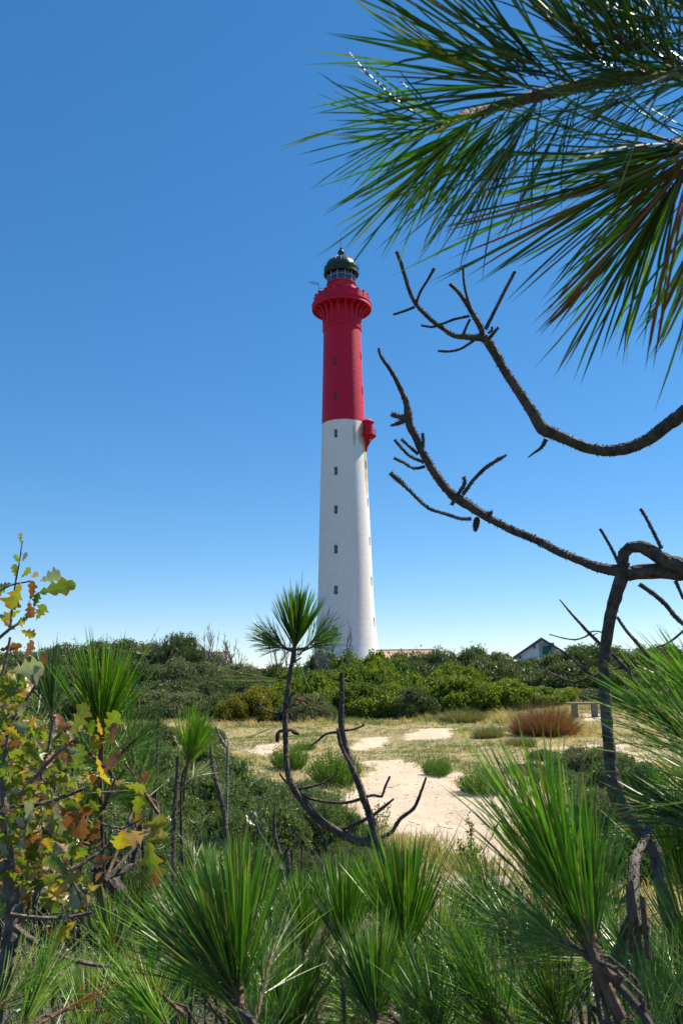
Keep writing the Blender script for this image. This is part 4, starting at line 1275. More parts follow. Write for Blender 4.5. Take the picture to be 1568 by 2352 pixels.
for pts in ([(858, 1345, 16), (760, 1250, 14), (650, 1130, 11), (580, 1050, 8), (508, 962, 4)], [(880, 1245, 6), (815, 1232, 5), (770, 1240, 6), (740, 1275, 7), (650, 1305, 6), (550, 1295, 5), (418, 1260, 4)], [(740, 1270, 5), (800, 1265, 4), (832, 1250, 3)],
            [(850, 1665, 16), (740, 1580, 15), (640, 1490, 12), (560, 1425, 9), (522, 1405, 6)], [(722, 1560, 7), (730, 1520, 6), (680, 1440, 4)], [(735, 1560, 6), (768, 1530, 5), (774, 1480, 4)],
            [(860, 1600, 9), (740, 1640, 9), (640, 1670, 9), (560, 1650, 9), (450, 1600, 8), (328, 1535, 5)], [(705, 1580, 8), (640, 1612, 8), (545, 1575, 6)],
            [(1000, 1110, 12), (1080, 1230, 13), (1160, 1320, 14), (1230, 1400, 15), (1320, 1500, 17), (1450, 1640, 18)], [(1190, 830, 18), (1320, 920, 19), (1420, 1010, 18), (1500, 1110, 18), (1590, 1190, 18)],
            [(1500, 800, 15), (1540, 890, 13), (1570, 960, 12)], [(950, 1420, 15), (1050, 1520, 17), (1130, 1620, 20), (1200, 1750, 18), (1300, 1850, 14)], [(940, 1565, 10), (1050, 1545, 9), (1130, 1560, 8)], [(960, 1820, 9), (1010, 1780, 8)],
            [(1340, 1368, 8), (1420, 1345, 8), (1500, 1290, 9), (1590, 1210, 9)]):
    add(limb('twig', tr(C5, pts, D + .03), pine, spikes=1.1, n=7, step=.012))
add(limb('twig', tr(C8, [(1345, 175, 26), (1290, 300, 24), (1245, 400, 30), (1235, 550, 32), (1240, 700, 30), (1220, 850, 28), (1180, 950, 26), (1120, 1060, 24)], D * .8, D * .5), pine, spikes=.6, n=10, step=.012))
add(limb('twig', tr(C8, [(1215, 640, 18), (1150, 680, 16), (1050, 670, 15), (950, 625, 12)], 2.3, 2.2), pine, M_twig, spikes=.6, n=8, step=.012))
cone(C4, 555, 915, D, 38, -100, pine)
cone(C4, 615, 862, D, 22, 190, pine)
# its living shoots at the right edge
GB = 'needle tufts'
rt = [('fan', M_needle, (1700, 1770), (1430, 1590), 1.05, 330), ('fan', M_needle, (1720, 1720), (1520, 1500), 1.1, 300), ('fan', M_needle_dark, (1740, 1930), (1480, 1850), 1.05, 310),
      ('brush', M_needle, (1660, 1690), (1590, 1480), 1.3, 200), ('fanw', M_needle, (1600, 2080), (1500, 1880), 3.3, 250), ('brush', M_needle, (1570, 2040), (1530, 1860), 3.3, 190), ('brushw', M_needle_dark, (1600, 2260), (1560, 2020), 1.5, 240),
      ('brush', M_needle, (1640, 1960), (1580, 1780), 3.4, 190), ('wide', M_needle, (1650, 1850), (1540, 1720), 3.3, 190), ('thin', M_needle_pale, (1720, 1840), (1500, 1700), .95, 300)]
for sh, ma, bs_, tp, d, L in rt:
    p, ax = tuft(pine, sh, ma, bs_, tp, d, L, d2=d * .97)
    a = P(bs_[0] + 260, bs_[1] + 120, d * 1.05) if d < 3 else P(bs_[0], bs_[1] + 170, d)
    add(limb('twig', [(p, .006), (p.lerp(a, .5) - Vector((0, 0, .04)), .008), (a, .011)], pine, spikes=1, step=.02))
# offshoot of the same pine that carries them, outside the frame
hub = P(2050, 1900, 1.6)
add(limb('branch', [(P(1850, 1560, 1.15), .010), (P(1900, 1900, 1.2), .018), (P(1960, 2100, 1.5), .024), (foot + Vector((.1, 0, .1)), .035)], pine, spikes=.5, step=.03))

# --- pine branch reaching in at the upper right
ov = empty('pine_branch', P(2300, 300, 1.3), 'green pine branch with long drooping needles hanging in from the upper right corner', 'branch')
def ado(o): o.matrix_parent_inverse = Matrix.Translation(-ov.location); return o
d = .78
ado(limb('twig', tr(DD, [(1000, 300, 6), (1060, 268, 9), (1120, 250, 11), (1250, 215, 12), (1400, 185, 13), (1568, 165, 14), (1750, 170, 18), (2000, 230, 24), (2300, 300, 34)], d, d * 1.5), ov, M_shoot, spikes=.8, step=.01))
ado(limb('twig', tr(DD, [(1540, 330, 9), (1600, 320, 10), (1750, 290, 14), (2000, 270, 20), (2250, 300, 28)], .85, 1.25), ov, M_shoot, spikes=.8, step=.012))
N1, N2, N3, N4 = M_needle, M_needle_dark, M_needle_pale, M_needle_dry
W = .0058
for sh, ma, b_, t_, dd, L, w_ in [
    ('fanwo', N1, (1060, 268), (800, 345), d, 340, W), ('thino', N1, (1040, 280), (780, 260), d, 330, W), ('fano', N1, (1120, 250), (905, 450), d, 400, W), ('thino', N1, (1130, 245), (820, 480), d, 380, W),
    ('thino', N2, (1250, 215), (960, 140), d, 420, W), ('sparse', N1, (1240, 215), (930, 110), d, 480, W), ('thino', N2, (1330, 200), (1040, 40), d * 1.02, 470, W), ('sparse', N2, (1280, 210), (960, 40), d, 540, W * .8),
    ('fano', N2, (1250, 215), (1050, 500), d, 370, W), ('fano', N1, (1180, 235), (960, 480), d * 1.02, 340, W), ('thino', N2, (1340, 198), (1150, 480), d, 330, W), ('fano', N2, (1420, 185), (1200, -60), d * 1.05, 400, W), ('fano', N2, (1500, 180), (1320, -60), d * 1.05, 380, W),
    ('fanwo', N2, (1590, 120), (1420, -40), d * 1.1, 340, W), ('brushwo', N2, (1600, 200), (1430, 60), d * 1.1, 330, W), ('fanwo', N2, (1560, 165), (1350, 260), d, 330, W), ('brushwo', N2, (1650, 100), (1540, -40), d * 1.1, 300, W), ('brushwo', N2, (1500, 110), (1420, -20), d * 1.15, 260, W), ('brushwo', N2, (1700, 200), (1500, 130), d * 1.15, 320, W),
    ('brushwo', N2, (1480, 170), (1330, 130), d * 1.05, 280, W), ('fano', N2, (1600, 330), (1410, 640), .85, 480, .0065), ('fano', N1, (1610, 330), (1440, 560), .88, 420, .0065), ('thino', N1, (1600, 330), (1370, 480), .85, 330, .0065), ('thino', N3, (1590, 320), (1300, 420), .85, 320, .006),
    ('sparse', N2, (1610, 330), (1150, 560), .85, 590, .0045), ('sparse', N1, (1600, 330), (1200, 500), .85, 520, .005), ('thino', N2, (1620, 330), (1300, 330), .85, 400, .006), ('fano', N1, (1660, 370), (1600, 640), .9, 420, .0065), ('few', N4, (1600, 335), (1370, 680), .84, 500, .006),
    ('few', N4, (1620, 340), (1330, 470), .84, 600, .004), ('few', N4, (1660, 380), (1570, 700), .86, 380, .006), ('fanwo', N2, (1700, 330), (1520, 420), .95, 330, .0065)]:
    tuft(ov, sh, ma, b_, t_, dd, L * .92, d2=dd * nrnd.uniform(.94, 1.02), width=w_, twig=False)
# its trunk, out of the frame on the right
q = P(2300, 300, 1.3)
ado(limb('trunk', [(q + Vector((.0, 0, .5)), .045), (q, .06), (q + Vector((.05, .1, -1)), .08), (gpt(q.x + .1, q.y + .15), .11)], ov, spikes=.1, step=.05))

# --- the young pine in the middle
d = 3.7
pts = [(480, 500, 11), (472, 560, 12), (465, 620, 13), (445, 740, 14), (430, 860, 18), (420, 940, 19), (420, 1100, 18), (425, 1250, 17), (435, 1360, 20), (460, 1450, 22), (500, 1520, 25), (560, 1600, 26), (620, 1670, 25), (700, 1740, 25), (790, 1792, 27), (860, 1830, 26), (940, 1862, 26), (1000, 1852, 28), (1055, 1830, 34), (1075, 1900, 32), (1105, 2000, 34), (1150, 2120, 36), (1220, 2300, 38)]
path = tr(CP, pts, d)
fx, fy = path[-1][0].x + .05, path[-1][0].y + .1
yp = empty('young_pine', gpt(fx, fy), 'young pine with one green needle head on a hooked dark stem before the sand', 'tree')
path.append((gpt(fx, fy), .045))
def ady(o): o.matrix_parent_inverse = Matrix.Translation(-yp.location); return o
ady(limb('trunk', path, yp, spikes=1.0, n=10, step=.016))
ady(limb('branch', tr(CP, [(1060, 1850, 28), (1040, 1780, 27), (1015, 1700, 26), (980, 1600, 24), (940, 1480, 24), (890, 1350, 22), (850, 1230, 20), (820, 1120, 18), (812, 1000, 16), (815, 850, 15), (812, 740, 18), (810, 685, 16)], d), yp, spikes=1.1, n=10, step=.016))
ady(limb('branch', tr(CP, [(905, 1390, 12), (870, 1310, 12), (835, 1250, 13), (805, 1180, 13), (788, 1100, 12), (785, 1070, 8)], d - .04), yp, spikes=1.1, n=8, step=.014))
for pts in ([(800, 1090, 9), (795, 1000, 8), (796, 910, 6)], [(400, 965, 9), (330, 960, 8), (270, 930, 7), (215, 870, 4)], [(445, 915, 8), (455, 850, 7), (485, 818, 9)], [(790, 1778, 12), (900, 1740, 12), (1020, 1680, 11), (1100, 1620, 10), (1175, 1560, 6)],
            [(1080, 1832, 13), (1160, 1790, 12), (1220, 1700, 12), (1310, 1630, 11), (1350, 1550, 10), (1400, 1410, 7)], [(485, 1492, 9), (600, 1475, 8), (700, 1440, 7), (782, 1378, 5)], [(510, 1515, 10), (600, 1560, 10), (720, 1582, 10), (850, 1586, 9), (945, 1560, 10)],
            [(435, 1455, 7), (390, 1400, 6), (380, 1380, 4)], [(1045, 1905, 12), (990, 1885, 8)], [(1005, 1845, 9), (992, 1795, 7)], [(785, 1095, 9), (700, 1110, 8), (640, 1160, 7), (588, 1195, 5)], [(830, 1085, 8), (900, 1075, 7), (972, 1045, 6)],
            [(980, 1545, 10), (1040, 1535, 9), (1090, 1545, 8), (1110, 1490, 8), (1148, 1402, 7)], [(475, 520, 12), (430, 515, 9), (395, 500, 7)], [(478, 520, 12), (540, 515, 9), (580, 500, 7)], [(470, 600, 8), (500, 595, 6), (530, 575, 5)], [(415, 1085, 12), (380, 1090, 10), (368, 1110, 10)], [(425, 1085, 12), (460, 1080, 10), (490, 1095, 10)]):
    ady(limb('twig', tr(CP, pts, d), yp, spikes=1.2, n=7, step=.012))
for x, y, h, a in ((366, 1130, 36, -95), (490, 1100, 30, -20), (462, 985, 28, -60), (855, 737, 24, -10), (775, 728, 22, 170), (803, 820, 16, 160), (853, 816, 20, 10), (812, 690, 20, 90), (428, 905, 26, 95)):
    cone(CP, x, y, d - .02, h, a, yp)
tuft(yp, 'brush', N1, (678, 1486), (684, 1360), d, 145, var=0, width=.006)
tuft(yp, 'brush', N2, (676, 1488), (680, 1360), d, 125, var=1, width=.006)
tuft(yp, 'fanw', N3, (660, 1490), (600, 1446), d, 92, width=.0075)
tuft(yp, 'fanw', N1, (655, 1491), (592, 1468), d, 84, width=.0075)
tuft(yp, 'fanw', N3, (700, 1490), (752, 1440), d, 92, width=.0075)
tuft(yp, 'fanw', N1, (708, 1490), (770, 1462), d, 84, width=.0075)
tuft(yp, 'sparse', N1, (680, 1515), (690, 1560), d, 50, width=.008, twig=False)
tuft(yp, 'few', N1, (655, 1560), (560, 1560), d, 165, width=.0035, twig=False)
tuft(yp, 'few', N1, (686, 1510), (690, 1600), d, 80, width=.0055, twig=False)
tuft(yp, 'sparse', N4, (676, 1602), (700, 1612), d, 34, width=.01, twig=False)
tuft(yp, 'few', N1, (656, 1655), (600, 1690), d, 120, width=.0035, twig=False)

# --- dead and living young stems on the left
stems = [('dark rough pine sapling stem standing left of the short bright tuft', CL, [(905, -40, 9), (900, 80, 10), (895, 250, 11), (885, 400, 12), (860, 560, 13), (830, 760, 14)], 3.4),
         ('dark rough pine stem leaning left under the short bright tuft', CL, [(1200, 120, 5), (1215, 250, 11), (1245, 370, 12), (1275, 480, 12), (1290, 600, 12), (1305, 700, 13), (1315, 860, 14)], 3.4),
         ('thin dark stem with a bud, standing just left of the short bright tuft', CL, [(1012, 180, 8), (1010, 260, 8), (1004, 400, 11), (990, 560, 12), (985, 680, 12), (990, 800, 12)], 3.3),
         ('straight dead stem rising through the near thicket left of the young pine', CP, [(350, 1590, 5), (345, 1700, 9), (345, 1800, 12), (370, 1900, 13), (400, 1980, 14), (445, 2070, 16)], 3.3),
         ('leaning dead stem with a forked foot in the near thicket', CP, [(205, 1700, 3), (225, 1760, 8), (250, 1820, 10), (290, 1880, 12), (330, 1970, 13), (370, 2080, 14), (400, 2200, 15)], 3.1),
         ('short dead twig poking up above the central bottom needles', CP, [(465, 1960, 6), (465, 2020, 7), (470, 2110, 8)], 2.6),
         ('second short dead twig beside it above the bottom needles', CP, [(540, 1920, 4), (540, 2000, 6), (535, 2090, 7)], 2.6)]
for lab, reg, pts, dd in stems:
    path = tr(reg, pts, dd); e = path[-1][0]; f_ = gpt(e.x, e.y + .1)
    root = empty('pine_sapling', f_, lab, 'stem', 'bare young stems in the thicket')
    path.append((f_, path[-1][1] * 1.3))
    o = limb('stem', path, root, spikes=1.2, n=8, step=.014); o.matrix_parent_inverse = Matrix.Translation(-f_)
    if 'forked' in lab:
        o = limb('twig', tr(CP, [(345, 2000, 8), (280, 2035, 6), (220, 2045, 4)], dd), root, spikes=1, n=7); o.matrix_parent_inverse = Matrix.Translation(-f_)

# --- pine shoots of the foreground: each a sapling or low branch tip of its own
GS = 'pine shoots in the foreground'
def shoot(label, tufts, foot=None, stem_r=.007, via=None, extra=3):
    t0 = tufts[0]
    p0 = P(t0[2][0], t0[2][1], t0[4])
    fo = foot or gpt(p0.x + nrnd.uniform(-.05, .1), p0.y + nrnd.uniform(.15, .3))
    root = empty('pine_shoot', fo, label, 'pine shoot', GS)
    for i, (sh, ma, b_, t_, dd, L) in enumerate(tufts):
        p, ax = tuft(root, sh, ma, b_, t_, dd, L, d2=dd * nrnd.uniform(.96, 1.06))
        if i == 0:
            o = limb('stem', [(p, .005), (via, .007), (fo, .012)], root, spikes=.8, step=.02, n=8) if via else limb('stem', tofoot(p, ax, fo, stem_r * 1.6, L * dd / F_PX * .014), root, spikes=.8, step=.02, n=8); stem0 = p - ax * .1
        else:
            o = limb('twig', [(p, L * dd / F_PX * .012), (p - ax * .05, L * dd / F_PX * .014), (stem0.lerp(fo, .04), .004)], root, spikes=.8, step=.02, n=7)
        o.matrix_parent_inverse = Matrix.Translation(-fo)
    if t0[4] < 2.0:      # lateral shoots lower on the same sapling
        for k in range(extra):
            b_ = (t0[2][0] + nrnd.uniform(-110, 110), t0[2][1] + nrnd.uniform(20, 150))
            a = R(nrnd.uniform(35, 145)); dd = t0[4] * nrnd.uniform(1.0, 1.25); L = t0[5] * nrnd.uniform(.6, .95)
            p, ax = tuft(root, nrnd.choice(('wide', 'brushw', 'fanw', 'thin')), nrnd.choice((N1, N1, N2, N2, N3)), b_, (b_[0] + L * math.cos(a), b_[1] - L * math.sin(a)), dd, L, d2=dd * nrnd.uniform(.9, 1.1))
            o = limb('twig', [(p, .0035), (p - ax * .05, .004), (stem0.lerp(fo, .15), .004)], root, spikes=.8, step=.02, n=7)
            o.matrix_parent_inverse = Matrix.Translation(-fo)
shoot('tallest upright pine brush at the left, rising above the hill line', [('brush', N1, (232, 1705), (230, 1470), 1.9, 235), ('brush', N2, (236, 1700), (250, 1500), 1.95, 200), ('fanw', N3, (222, 1745), (110, 1650), 1.9, 165), ('fanw', N3, (262, 1750), (340, 1665), 1.9, 150), ('wide', N1, (240, 1760), (180, 1690), 1.95, 150)])
shoot('darker pine brush behind and left of the tallest brush', [('brush', N2, (120, 1640), (112, 1490), 2.5, 150), ('wide', N1, (95, 1690), (60, 1600), 2.5, 130)])
shoot('short bright green pine brush right of the tallest one', [('brush', N1, (432, 1752), (455, 1635), 3.2, 135), ('brush', N1, (434, 1755), (468, 1640), 3.25, 120), ('fan', N3, (440, 1788), (505, 1735), 3.2, 75)], stem_r=.016)
shoot('bright pine brush peeping between the oak leaves at mid left', [('brush', N1, (200, 1890), (235, 1780), 2.3, 120), ('wide', N3, (200, 1880), (170, 1800), 2.3, 110)])
shoot('bright pine brush just right of the hanging oak leaves', [('brush', N1, (315, 1870), (330, 1760), 2.4, 110), ('fan', N1, (310, 1880), (285, 1790), 2.4, 110)])
shoot('wide pale pine fan behind the lower oak twigs', [('wide', N1, (345, 1960), (370, 1880), 2.5, 100), ('fanw', N3, (340, 1975), (290, 1900), 2.4, 100)])
shoot('small yellow-green pine brush at the upper edge of the largest bottom needles', [('fan', N3, (448, 1995), (425, 1915), 1.9, 85), ('brush', N3, (470, 2010), (500, 1930), 1.9, 90)])
shoot('largest pine brush at the bottom left of centre', [('brush', N2, (548, 2300), (430, 2020), 1.0, 310), ('brush', N1, (552, 2290), (545, 1980), 1.0, 310), ('fan', N1, (535, 2310), (350, 2120), 1.0, 320), ('fanw', N3, (600, 2290), (640, 2120), 1.05, 220)], stem_r=.007, extra=1)
shoot('pine brush leaning right behind the largest bottom one', [('brush', N2, (560, 2180), (560, 1960), 1.5, 230), ('brushw', N1, (500, 2160), (470, 1980), 1.5, 190)])
shoot('yellow-centred pine brush left of the bottom centre', [('brush', N3, (698, 2185), (672, 2030), 1.7, 165), ('brush', N1, (700, 2190), (700, 2030), 1.7, 175), ('fan', N3, (720, 2200), (760, 2130), 1.7, 90)])
shoot('dark broad pine brush at the bottom centre', [('brush', N2, (785, 2190), (778, 1970), 1.5, 225), ('brush', N1, (790, 2190), (805, 1990), 1.5, 210)])
shoot('tall pine brush touching the foot of the young pine fork', [('brush', N1, (932, 2200), (915, 1950), 1.4, 250), ('brush', N2, (930, 2200), (930, 1960), 1.42, 235), ('fan', N1, (925, 2210), (870, 2020), 1.4, 200)])
shoot('low pine brush at the bottom edge below the dark broad one', [('brush', N1, (865, 2350), (862, 2130), 1.15, 215), ('brush', N2, (860, 2350), (800, 2160), 1.15, 200)])
shoot('pine brush at the bottom edge right of the largest one', [('brushw', N1, (650, 2380), (640, 2200), 1.2, 210), ('fan', N2, (680, 2380), (730, 2200), 1.2, 190)])
shoot('pine brush at the bottom edge below the tall central one', [('brushw', N2, (1010, 2390), (970, 2210), 1.1, 210), ('brush', N1, (960, 2380), (930, 2200), 1.2, 190)])
shoot('tangled pine fan at the lower edge of the sand path', [('fanw', N1, (1130, 2140), (1060, 1990), 1.7, 180), ('brushw', N2, (1140, 2150), (1110, 1990), 1.7, 170), ('fan', N3, (1120, 2130), (1040, 2050), 1.7, 150)])
shoot('pale streaked pine fan leaning left below the sand path', [('fanw', N3, (1215, 2200), (1120, 2080), 1.5, 190), ('brushw', N2, (1220, 2210), (1150, 2050), 1.5, 200)])
shoot('dark pine tangle left of the long-needled right brush', [('brushw', N2, (1100, 2280), (1030, 2130), 1.4, 190), ('wide', N1, (1090, 2290), (1060, 2190), 1.4, 170)])
shoot('dark pine tangle at the bottom edge under the sand path', [('brushw', N2, (1150, 2390), (1080, 2240), 1.1, 220), ('fanw', N1, (1200, 2380), (1120, 2270), 1.1, 220)])
shoot('pine tangle at the bottom edge below the long-needled right brush', [('brushw', N2, (1290, 2380), (1240, 2220), 1.2, 200), ('fanw', N1, (1300, 2390), (1200, 2300), 1.2, 200)])
shoot('longest-needled bright brush crossing the sand at the lower right', [('fan', N1, (1362, 2200), (1160, 1770), .82, 470), ('fan', N1, (1362, 2190), (1225, 1800), .82, 430), ('fan', N2, (1368, 2190), (1310, 1850), .84, 330), ('fan', N1, (1366, 2190), (1345, 1900), .86, 300), ('thin', N1, (1350, 2200), (1170, 2070), .82, 290), ('thin', N3, (1340, 2190), (1200, 2120), .82, 230)], stem_r=.0035, extra=0)
shoot('dark upright pine brush directly behind the longest-needled one', [('brush', N2, (1330, 2080), (1310, 1860), 1.6, 210), ('fan', N2, (1250, 2100), (1215, 1930), 1.8, 160)])
shoot('pine tangle beneath the foot of the big bent trunk', [('wide', N2, (1420, 2160), (1380, 2060), 1.7, 200), ('brushw', N1, (1440, 2250), (1380, 2120), 1.5, 190)])
shoot('pine brush in the lower right corner', [('brushw', N2, (1500, 2400), (1460, 2200), 1.1, 240), ('fan', N1, (1570, 2390), (1520, 2200), 1.2, 230), ('fanw', N2, (1600, 2330), (1480, 2250), 1.2, 240)])
for sh, ma, b_, t_, dd, L in (('sparse', M_needle_pale, (1445, 2110), (1450, 2300), 1.0, 250), ('thin', M_needle_dark, (1460, 2100), (1490, 2300), 1.05, 240), ('sparse', M_needle_pale, (1480, 2130), (1500, 2330), 1.0, 220), ('thin', M_needle, (1420, 2190), (1330, 2260), 1.2, 200)):
    p, ax = tuft(pine, sh, ma, b_, t_, dd, L)
    add(limb('twig', [(p, .004), (P(1430, 2150, 1.4), .006)], pine, spikes=.8, step=.02, n=7))
shoot('pine brush at the bottom left edge', [('brush', N1, (205, 2400), (195, 2220), 1.6, 190), ('fan', N1, (230, 2400), (300, 2230), 1.6, 200)])
shoot('pine fan with a few rusty needles in the lower left corner', [('fan', N1, (40, 2390), (120, 2200), 1.3, 220), ('sparse', N4, (130, 2330), (260, 2260), 1.3, 190), ('thin', N1, (-20, 2330), (90, 2230), 1.3, 190)])
shoot('pine brush at the bottom edge left of the largest one', [('brushw', N1, (340, 2390), (330, 2200), 1.3, 210), ('fan', N1, (400, 2380), (300, 2250), 1.25, 210), ('sparse', N4, (390, 2300), (300, 2220), 1.3, 170)])
shoot('pine brush in the shade under the oak twigs', [('wide', N1, (260, 2230), (260, 2120), 2.0, 150), ('brushw', N2, (330, 2150), (310, 2040), 2.2, 140)])
# ------------------------------------------------------------------ the oak at the left edge
def oak_mat(name, c1, c2, trans, edge=(0.30, 0.12, 0.04), edge_amt=.6):
    m, nt, out = mat(name)
    geo = N(nt, 'ShaderNodeNewGeometry'); tc = N(nt, 'ShaderNodeTexCoord'); oi = N(nt, 'ShaderNodeObjectInfo')
    at = N(nt, 'ShaderNodeAttribute', attribute_name='tone')
    n = noise_tex(nt, 90, 4, geo.outputs['Position']); n0 = noise_tex(nt, 30, 2, geo.outputs['Position'])
    c = mixc(nt, mathn(nt, 'ADD', mathn(nt, 'MULTIPLY', oi.outputs['Random'], .6), mathn(nt, 'MULTIPLY', n, .4)), c1, c2)
    e = mathn(nt, 'MULTIPLY', at.outputs['Fac'], ramp(nt, [(.42, 0), (.6, 1)], n0).outputs[0])
    c = mixc(nt, mathn(nt, 'MULTIPLY', e, edge_amt), c, edge)
    mid = ramp(nt, [(0.0, .5), (.06, 0)], at.outputs['Fac']).outputs[0]
    c = mixc(nt, mid, c, (.35, .36, .15))
    bs = N(nt, 'ShaderNodeBsdfPrincipled', Roughness=.42); nt.links.new(c, bs.inputs['Base Color'])
    tl = N(nt, 'ShaderNodeBsdfTranslucent'); nt.links.new(mixc(nt, 1.0, c, (1.5, 1.5, .7), 'MULTIPLY'), tl.inputs['Color'])
    mx = N(nt, 'ShaderNodeMixShader'); mx.inputs[0].default_value = trans
    nt.links.new(bs.outputs[0], mx.inputs[1]); nt.links.new(tl.outputs[0], mx.inputs[2])
    bp = N(nt, 'ShaderNodeBump', Strength=.4, Distance=.002); nt.links.new(n, bp.inputs['Height']); nt.links.new(bp.outputs[0], bs.inputs['Normal'])
    nt.links.new(mx.outputs[0], out.inputs['Surface']); return m
OM = {'g': oak_mat('oak_leaf_green', (.07, .15, .015), (.14, .24, .02), .45), 'y': oak_mat('oak_leaf_yellow', (.14, .22, .02), (.42, .30, .03), .45, edge=(.35, .13, .02), edge_amt=.9),
      'b': oak_mat('oak_leaf_brown', (.17, .06, .025), (.28, .12, .05), .3), 'p': oak_mat('oak_leaf_pale_side', (.22, .29, .19), (.33, .38, .27), .25, edge=(.4, .25, .15)), 't': oak_mat('oak_leaf_tan', (.42, .28, .17), (.50, .36, .24), .25)}
def oak_leaf_mesh(seed, m, slim=1.0):
    r = random.Random(seed); b = MB()
    st = [(0, .015), (.10, .02), (.18, .09), (.26, .13), (.31, .07), (.38, .14), (.47, .26), (.53, .27), (.58, .15), (.65, .22), (.74, .33), (.80, .30), (.85, .17), (.90, .2), (.96, .14), (1.0, .03)]
    st = [(t, w * slim * r.uniform(.85, 1.15)) for t, w in st]
    curl = r.uniform(-.5, .9); tw = r.uniform(-.5, .5); fold = r.uniform(.1, .6)
    rows = []
    for t, w in st:
        cz = curl * t * t * .45
        row = []
        for sx in (-1, -.5, 0, .5, 1):
            ws = w * (r.uniform(.9, 1.1) if abs(sx) == 1 else 1)
            x = sx * ws; z = cz + abs(x) * fold + x * tw * t + .03 * mnoise.noise(Vector((x * 6, t * 6, seed)))
            row.append(b.vert((x, t * (1 - .1 * curl * t), z), abs(sx)))
        rows.append(row)
    for a, c in zip(rows, rows[1:]):
        for i in range(4): b.face(a[i], a[i + 1], c[i + 1], c[i])
    return b.mesh('oak_leaf', m, smooth=True)
OL = {k: [oak_leaf_mesh(10 * i + 3, OM[k], (1, .8, 1.15)[i]) for i in range(3)] for k in OM}
ornd = random.Random(31)
OD = 1.65
oroot_p = tr(CL, [(20, 1600, 40)], OD)[0][0]
of = gpt(oroot_p.x - .05, oroot_p.y + .1)
oak = empty('oak_shrub', of, 'scrubby oak at the left edge with lobed green, yellow and brown leaves', 'tree')
def adk(o): o.matrix_parent_inverse = Matrix.Translation(-oak.location); return o
path = tr(CL, [(70, 790, 34), (75, 860, 44), (60, 950, 46), (75, 1050, 46), (85, 1120, 44), (65, 1250, 40), (30, 1400, 42), (-10, 1560, 44), (-40, 1700, 46)], OD); path.append((of, .045))
adk(limb('trunk', path, oak, M_oakbark, spikes=0, n=12, step=.015, wob=.12))
OB = [(CL, [(70, 800, 20), (40, 600, 16), (20, 300, 13), (60, 0, 10)]), (CL, [(80, 1150, 17), (200, 1240, 15), (320, 1310, 13), (500, 1360, 11), (640, 1380, 7)]), (CL, [(200, 1000, 16), (225, 925, 16), (320, 870, 14), (400, 832, 12), (550, 740, 9), (650, 655, 6)]),
      (CL, [(90, 1090, 14), (200, 1000, 16), (215, 890, 14), (190, 780, 12), (168, 620, 8)]), (CL, [(60, 1080, 12), (200, 1100, 11), (360, 1100, 9), (520, 1070, 7)]), (CL, [(-40, 480, 13), (80, 462, 12), (200, 455, 11), (340, 420, 10), (520, 345, 7)]),
      (CL, [(500, 395, 6), (600, 385, 7), (735, 378, 5)]), (CL, [(515, 535, 7), (600, 570, 7), (700, 590, 7), (770, 560, 5), (850, 505, 3)]), (CL, [(-30, 560, 16), (80, 440, 13), (200, 300, 11), (330, 160, 9), (440, 70, 5)]), (CL, [(230, 440, 7), (245, 250, 9), (290, 100, 9), (310, -20, 8)]),
      (CL, [(0, 130, 9), (60, 30, 9), (130, -80, 8)]), (CU, [(-20, 660, 8), (50, 600, 9), (110, 560, 7), (200, 480, 4)]), (CU, [(60, 590, 6), (75, 450, 6), (90, 330, 5), (110, 230, 4), (130, 90, 3)]), (CU, [(-10, 385, 5), (60, 345, 5), (180, 320, 4)]), (CU, [(10, 1180, 9), (110, 1060, 9), (170, 970, 8), (215, 900, 8)]),
      (CU, [(60, 1140, 8), (75, 1080, 7), (180, 1040, 6), (200, 1060, 5)]), (CU, [(280, 1280, 8), (295, 1180, 9), (315, 1090, 6)]), (CL, [(-20, 860, 18), (30, 790, 20), (110, 800, 10)]), (CL, [(0, 1300, 12), (40, 1420, 8), (10, 1520, 6)]), (CU, [(-30, 1000, 10), (30, 800, 8), (60, 640, 7)]),
      (CL, [(340, 760, 6), (420, 900, 6), (470, 1020, 5)]), (CL, [(300, 440, 6), (290, 360, 5), (240, 300, 4)])]
for reg, pts in OB:
    adk(limb('twig', tr(reg, pts, OD + ornd.uniform(-.06, .06)), oak, M_twig, spikes=.3, n=7, step=.012, wob=.12, scale_len=.8))
def leaf(reg, x, y, ang, size, c, face=None):
    p = tr(reg, [(x, y, size)], OD - ornd.uniform(-.05, .12))[0]
    L = p[1] * 1.05
    mk = OL[c][ornd.randrange(3)]
    ax = CM.to_3x3() @ Vector((math.cos(R(ang)), math.sin(R(ang)), ornd.uniform(-.35, .35)))
    ax.normalize()
    nrm = (CM.to_3x3() @ Vector((ornd.uniform(-.7, .7), ornd.uniform(-.5, .8), 1))).normalized()
    if ornd.random() < .35: nrm = -nrm
    xs = ax.cross(nrm).normalized(); nrm = xs.cross(ax)
    M = Matrix((xs, ax, nrm)).transposed().to_4x4(); M.translation = p[0] - ax * L * .5 - oak.location
    o = place('leaf', mk, oak, M @ Matrix.Scale(L, 4))
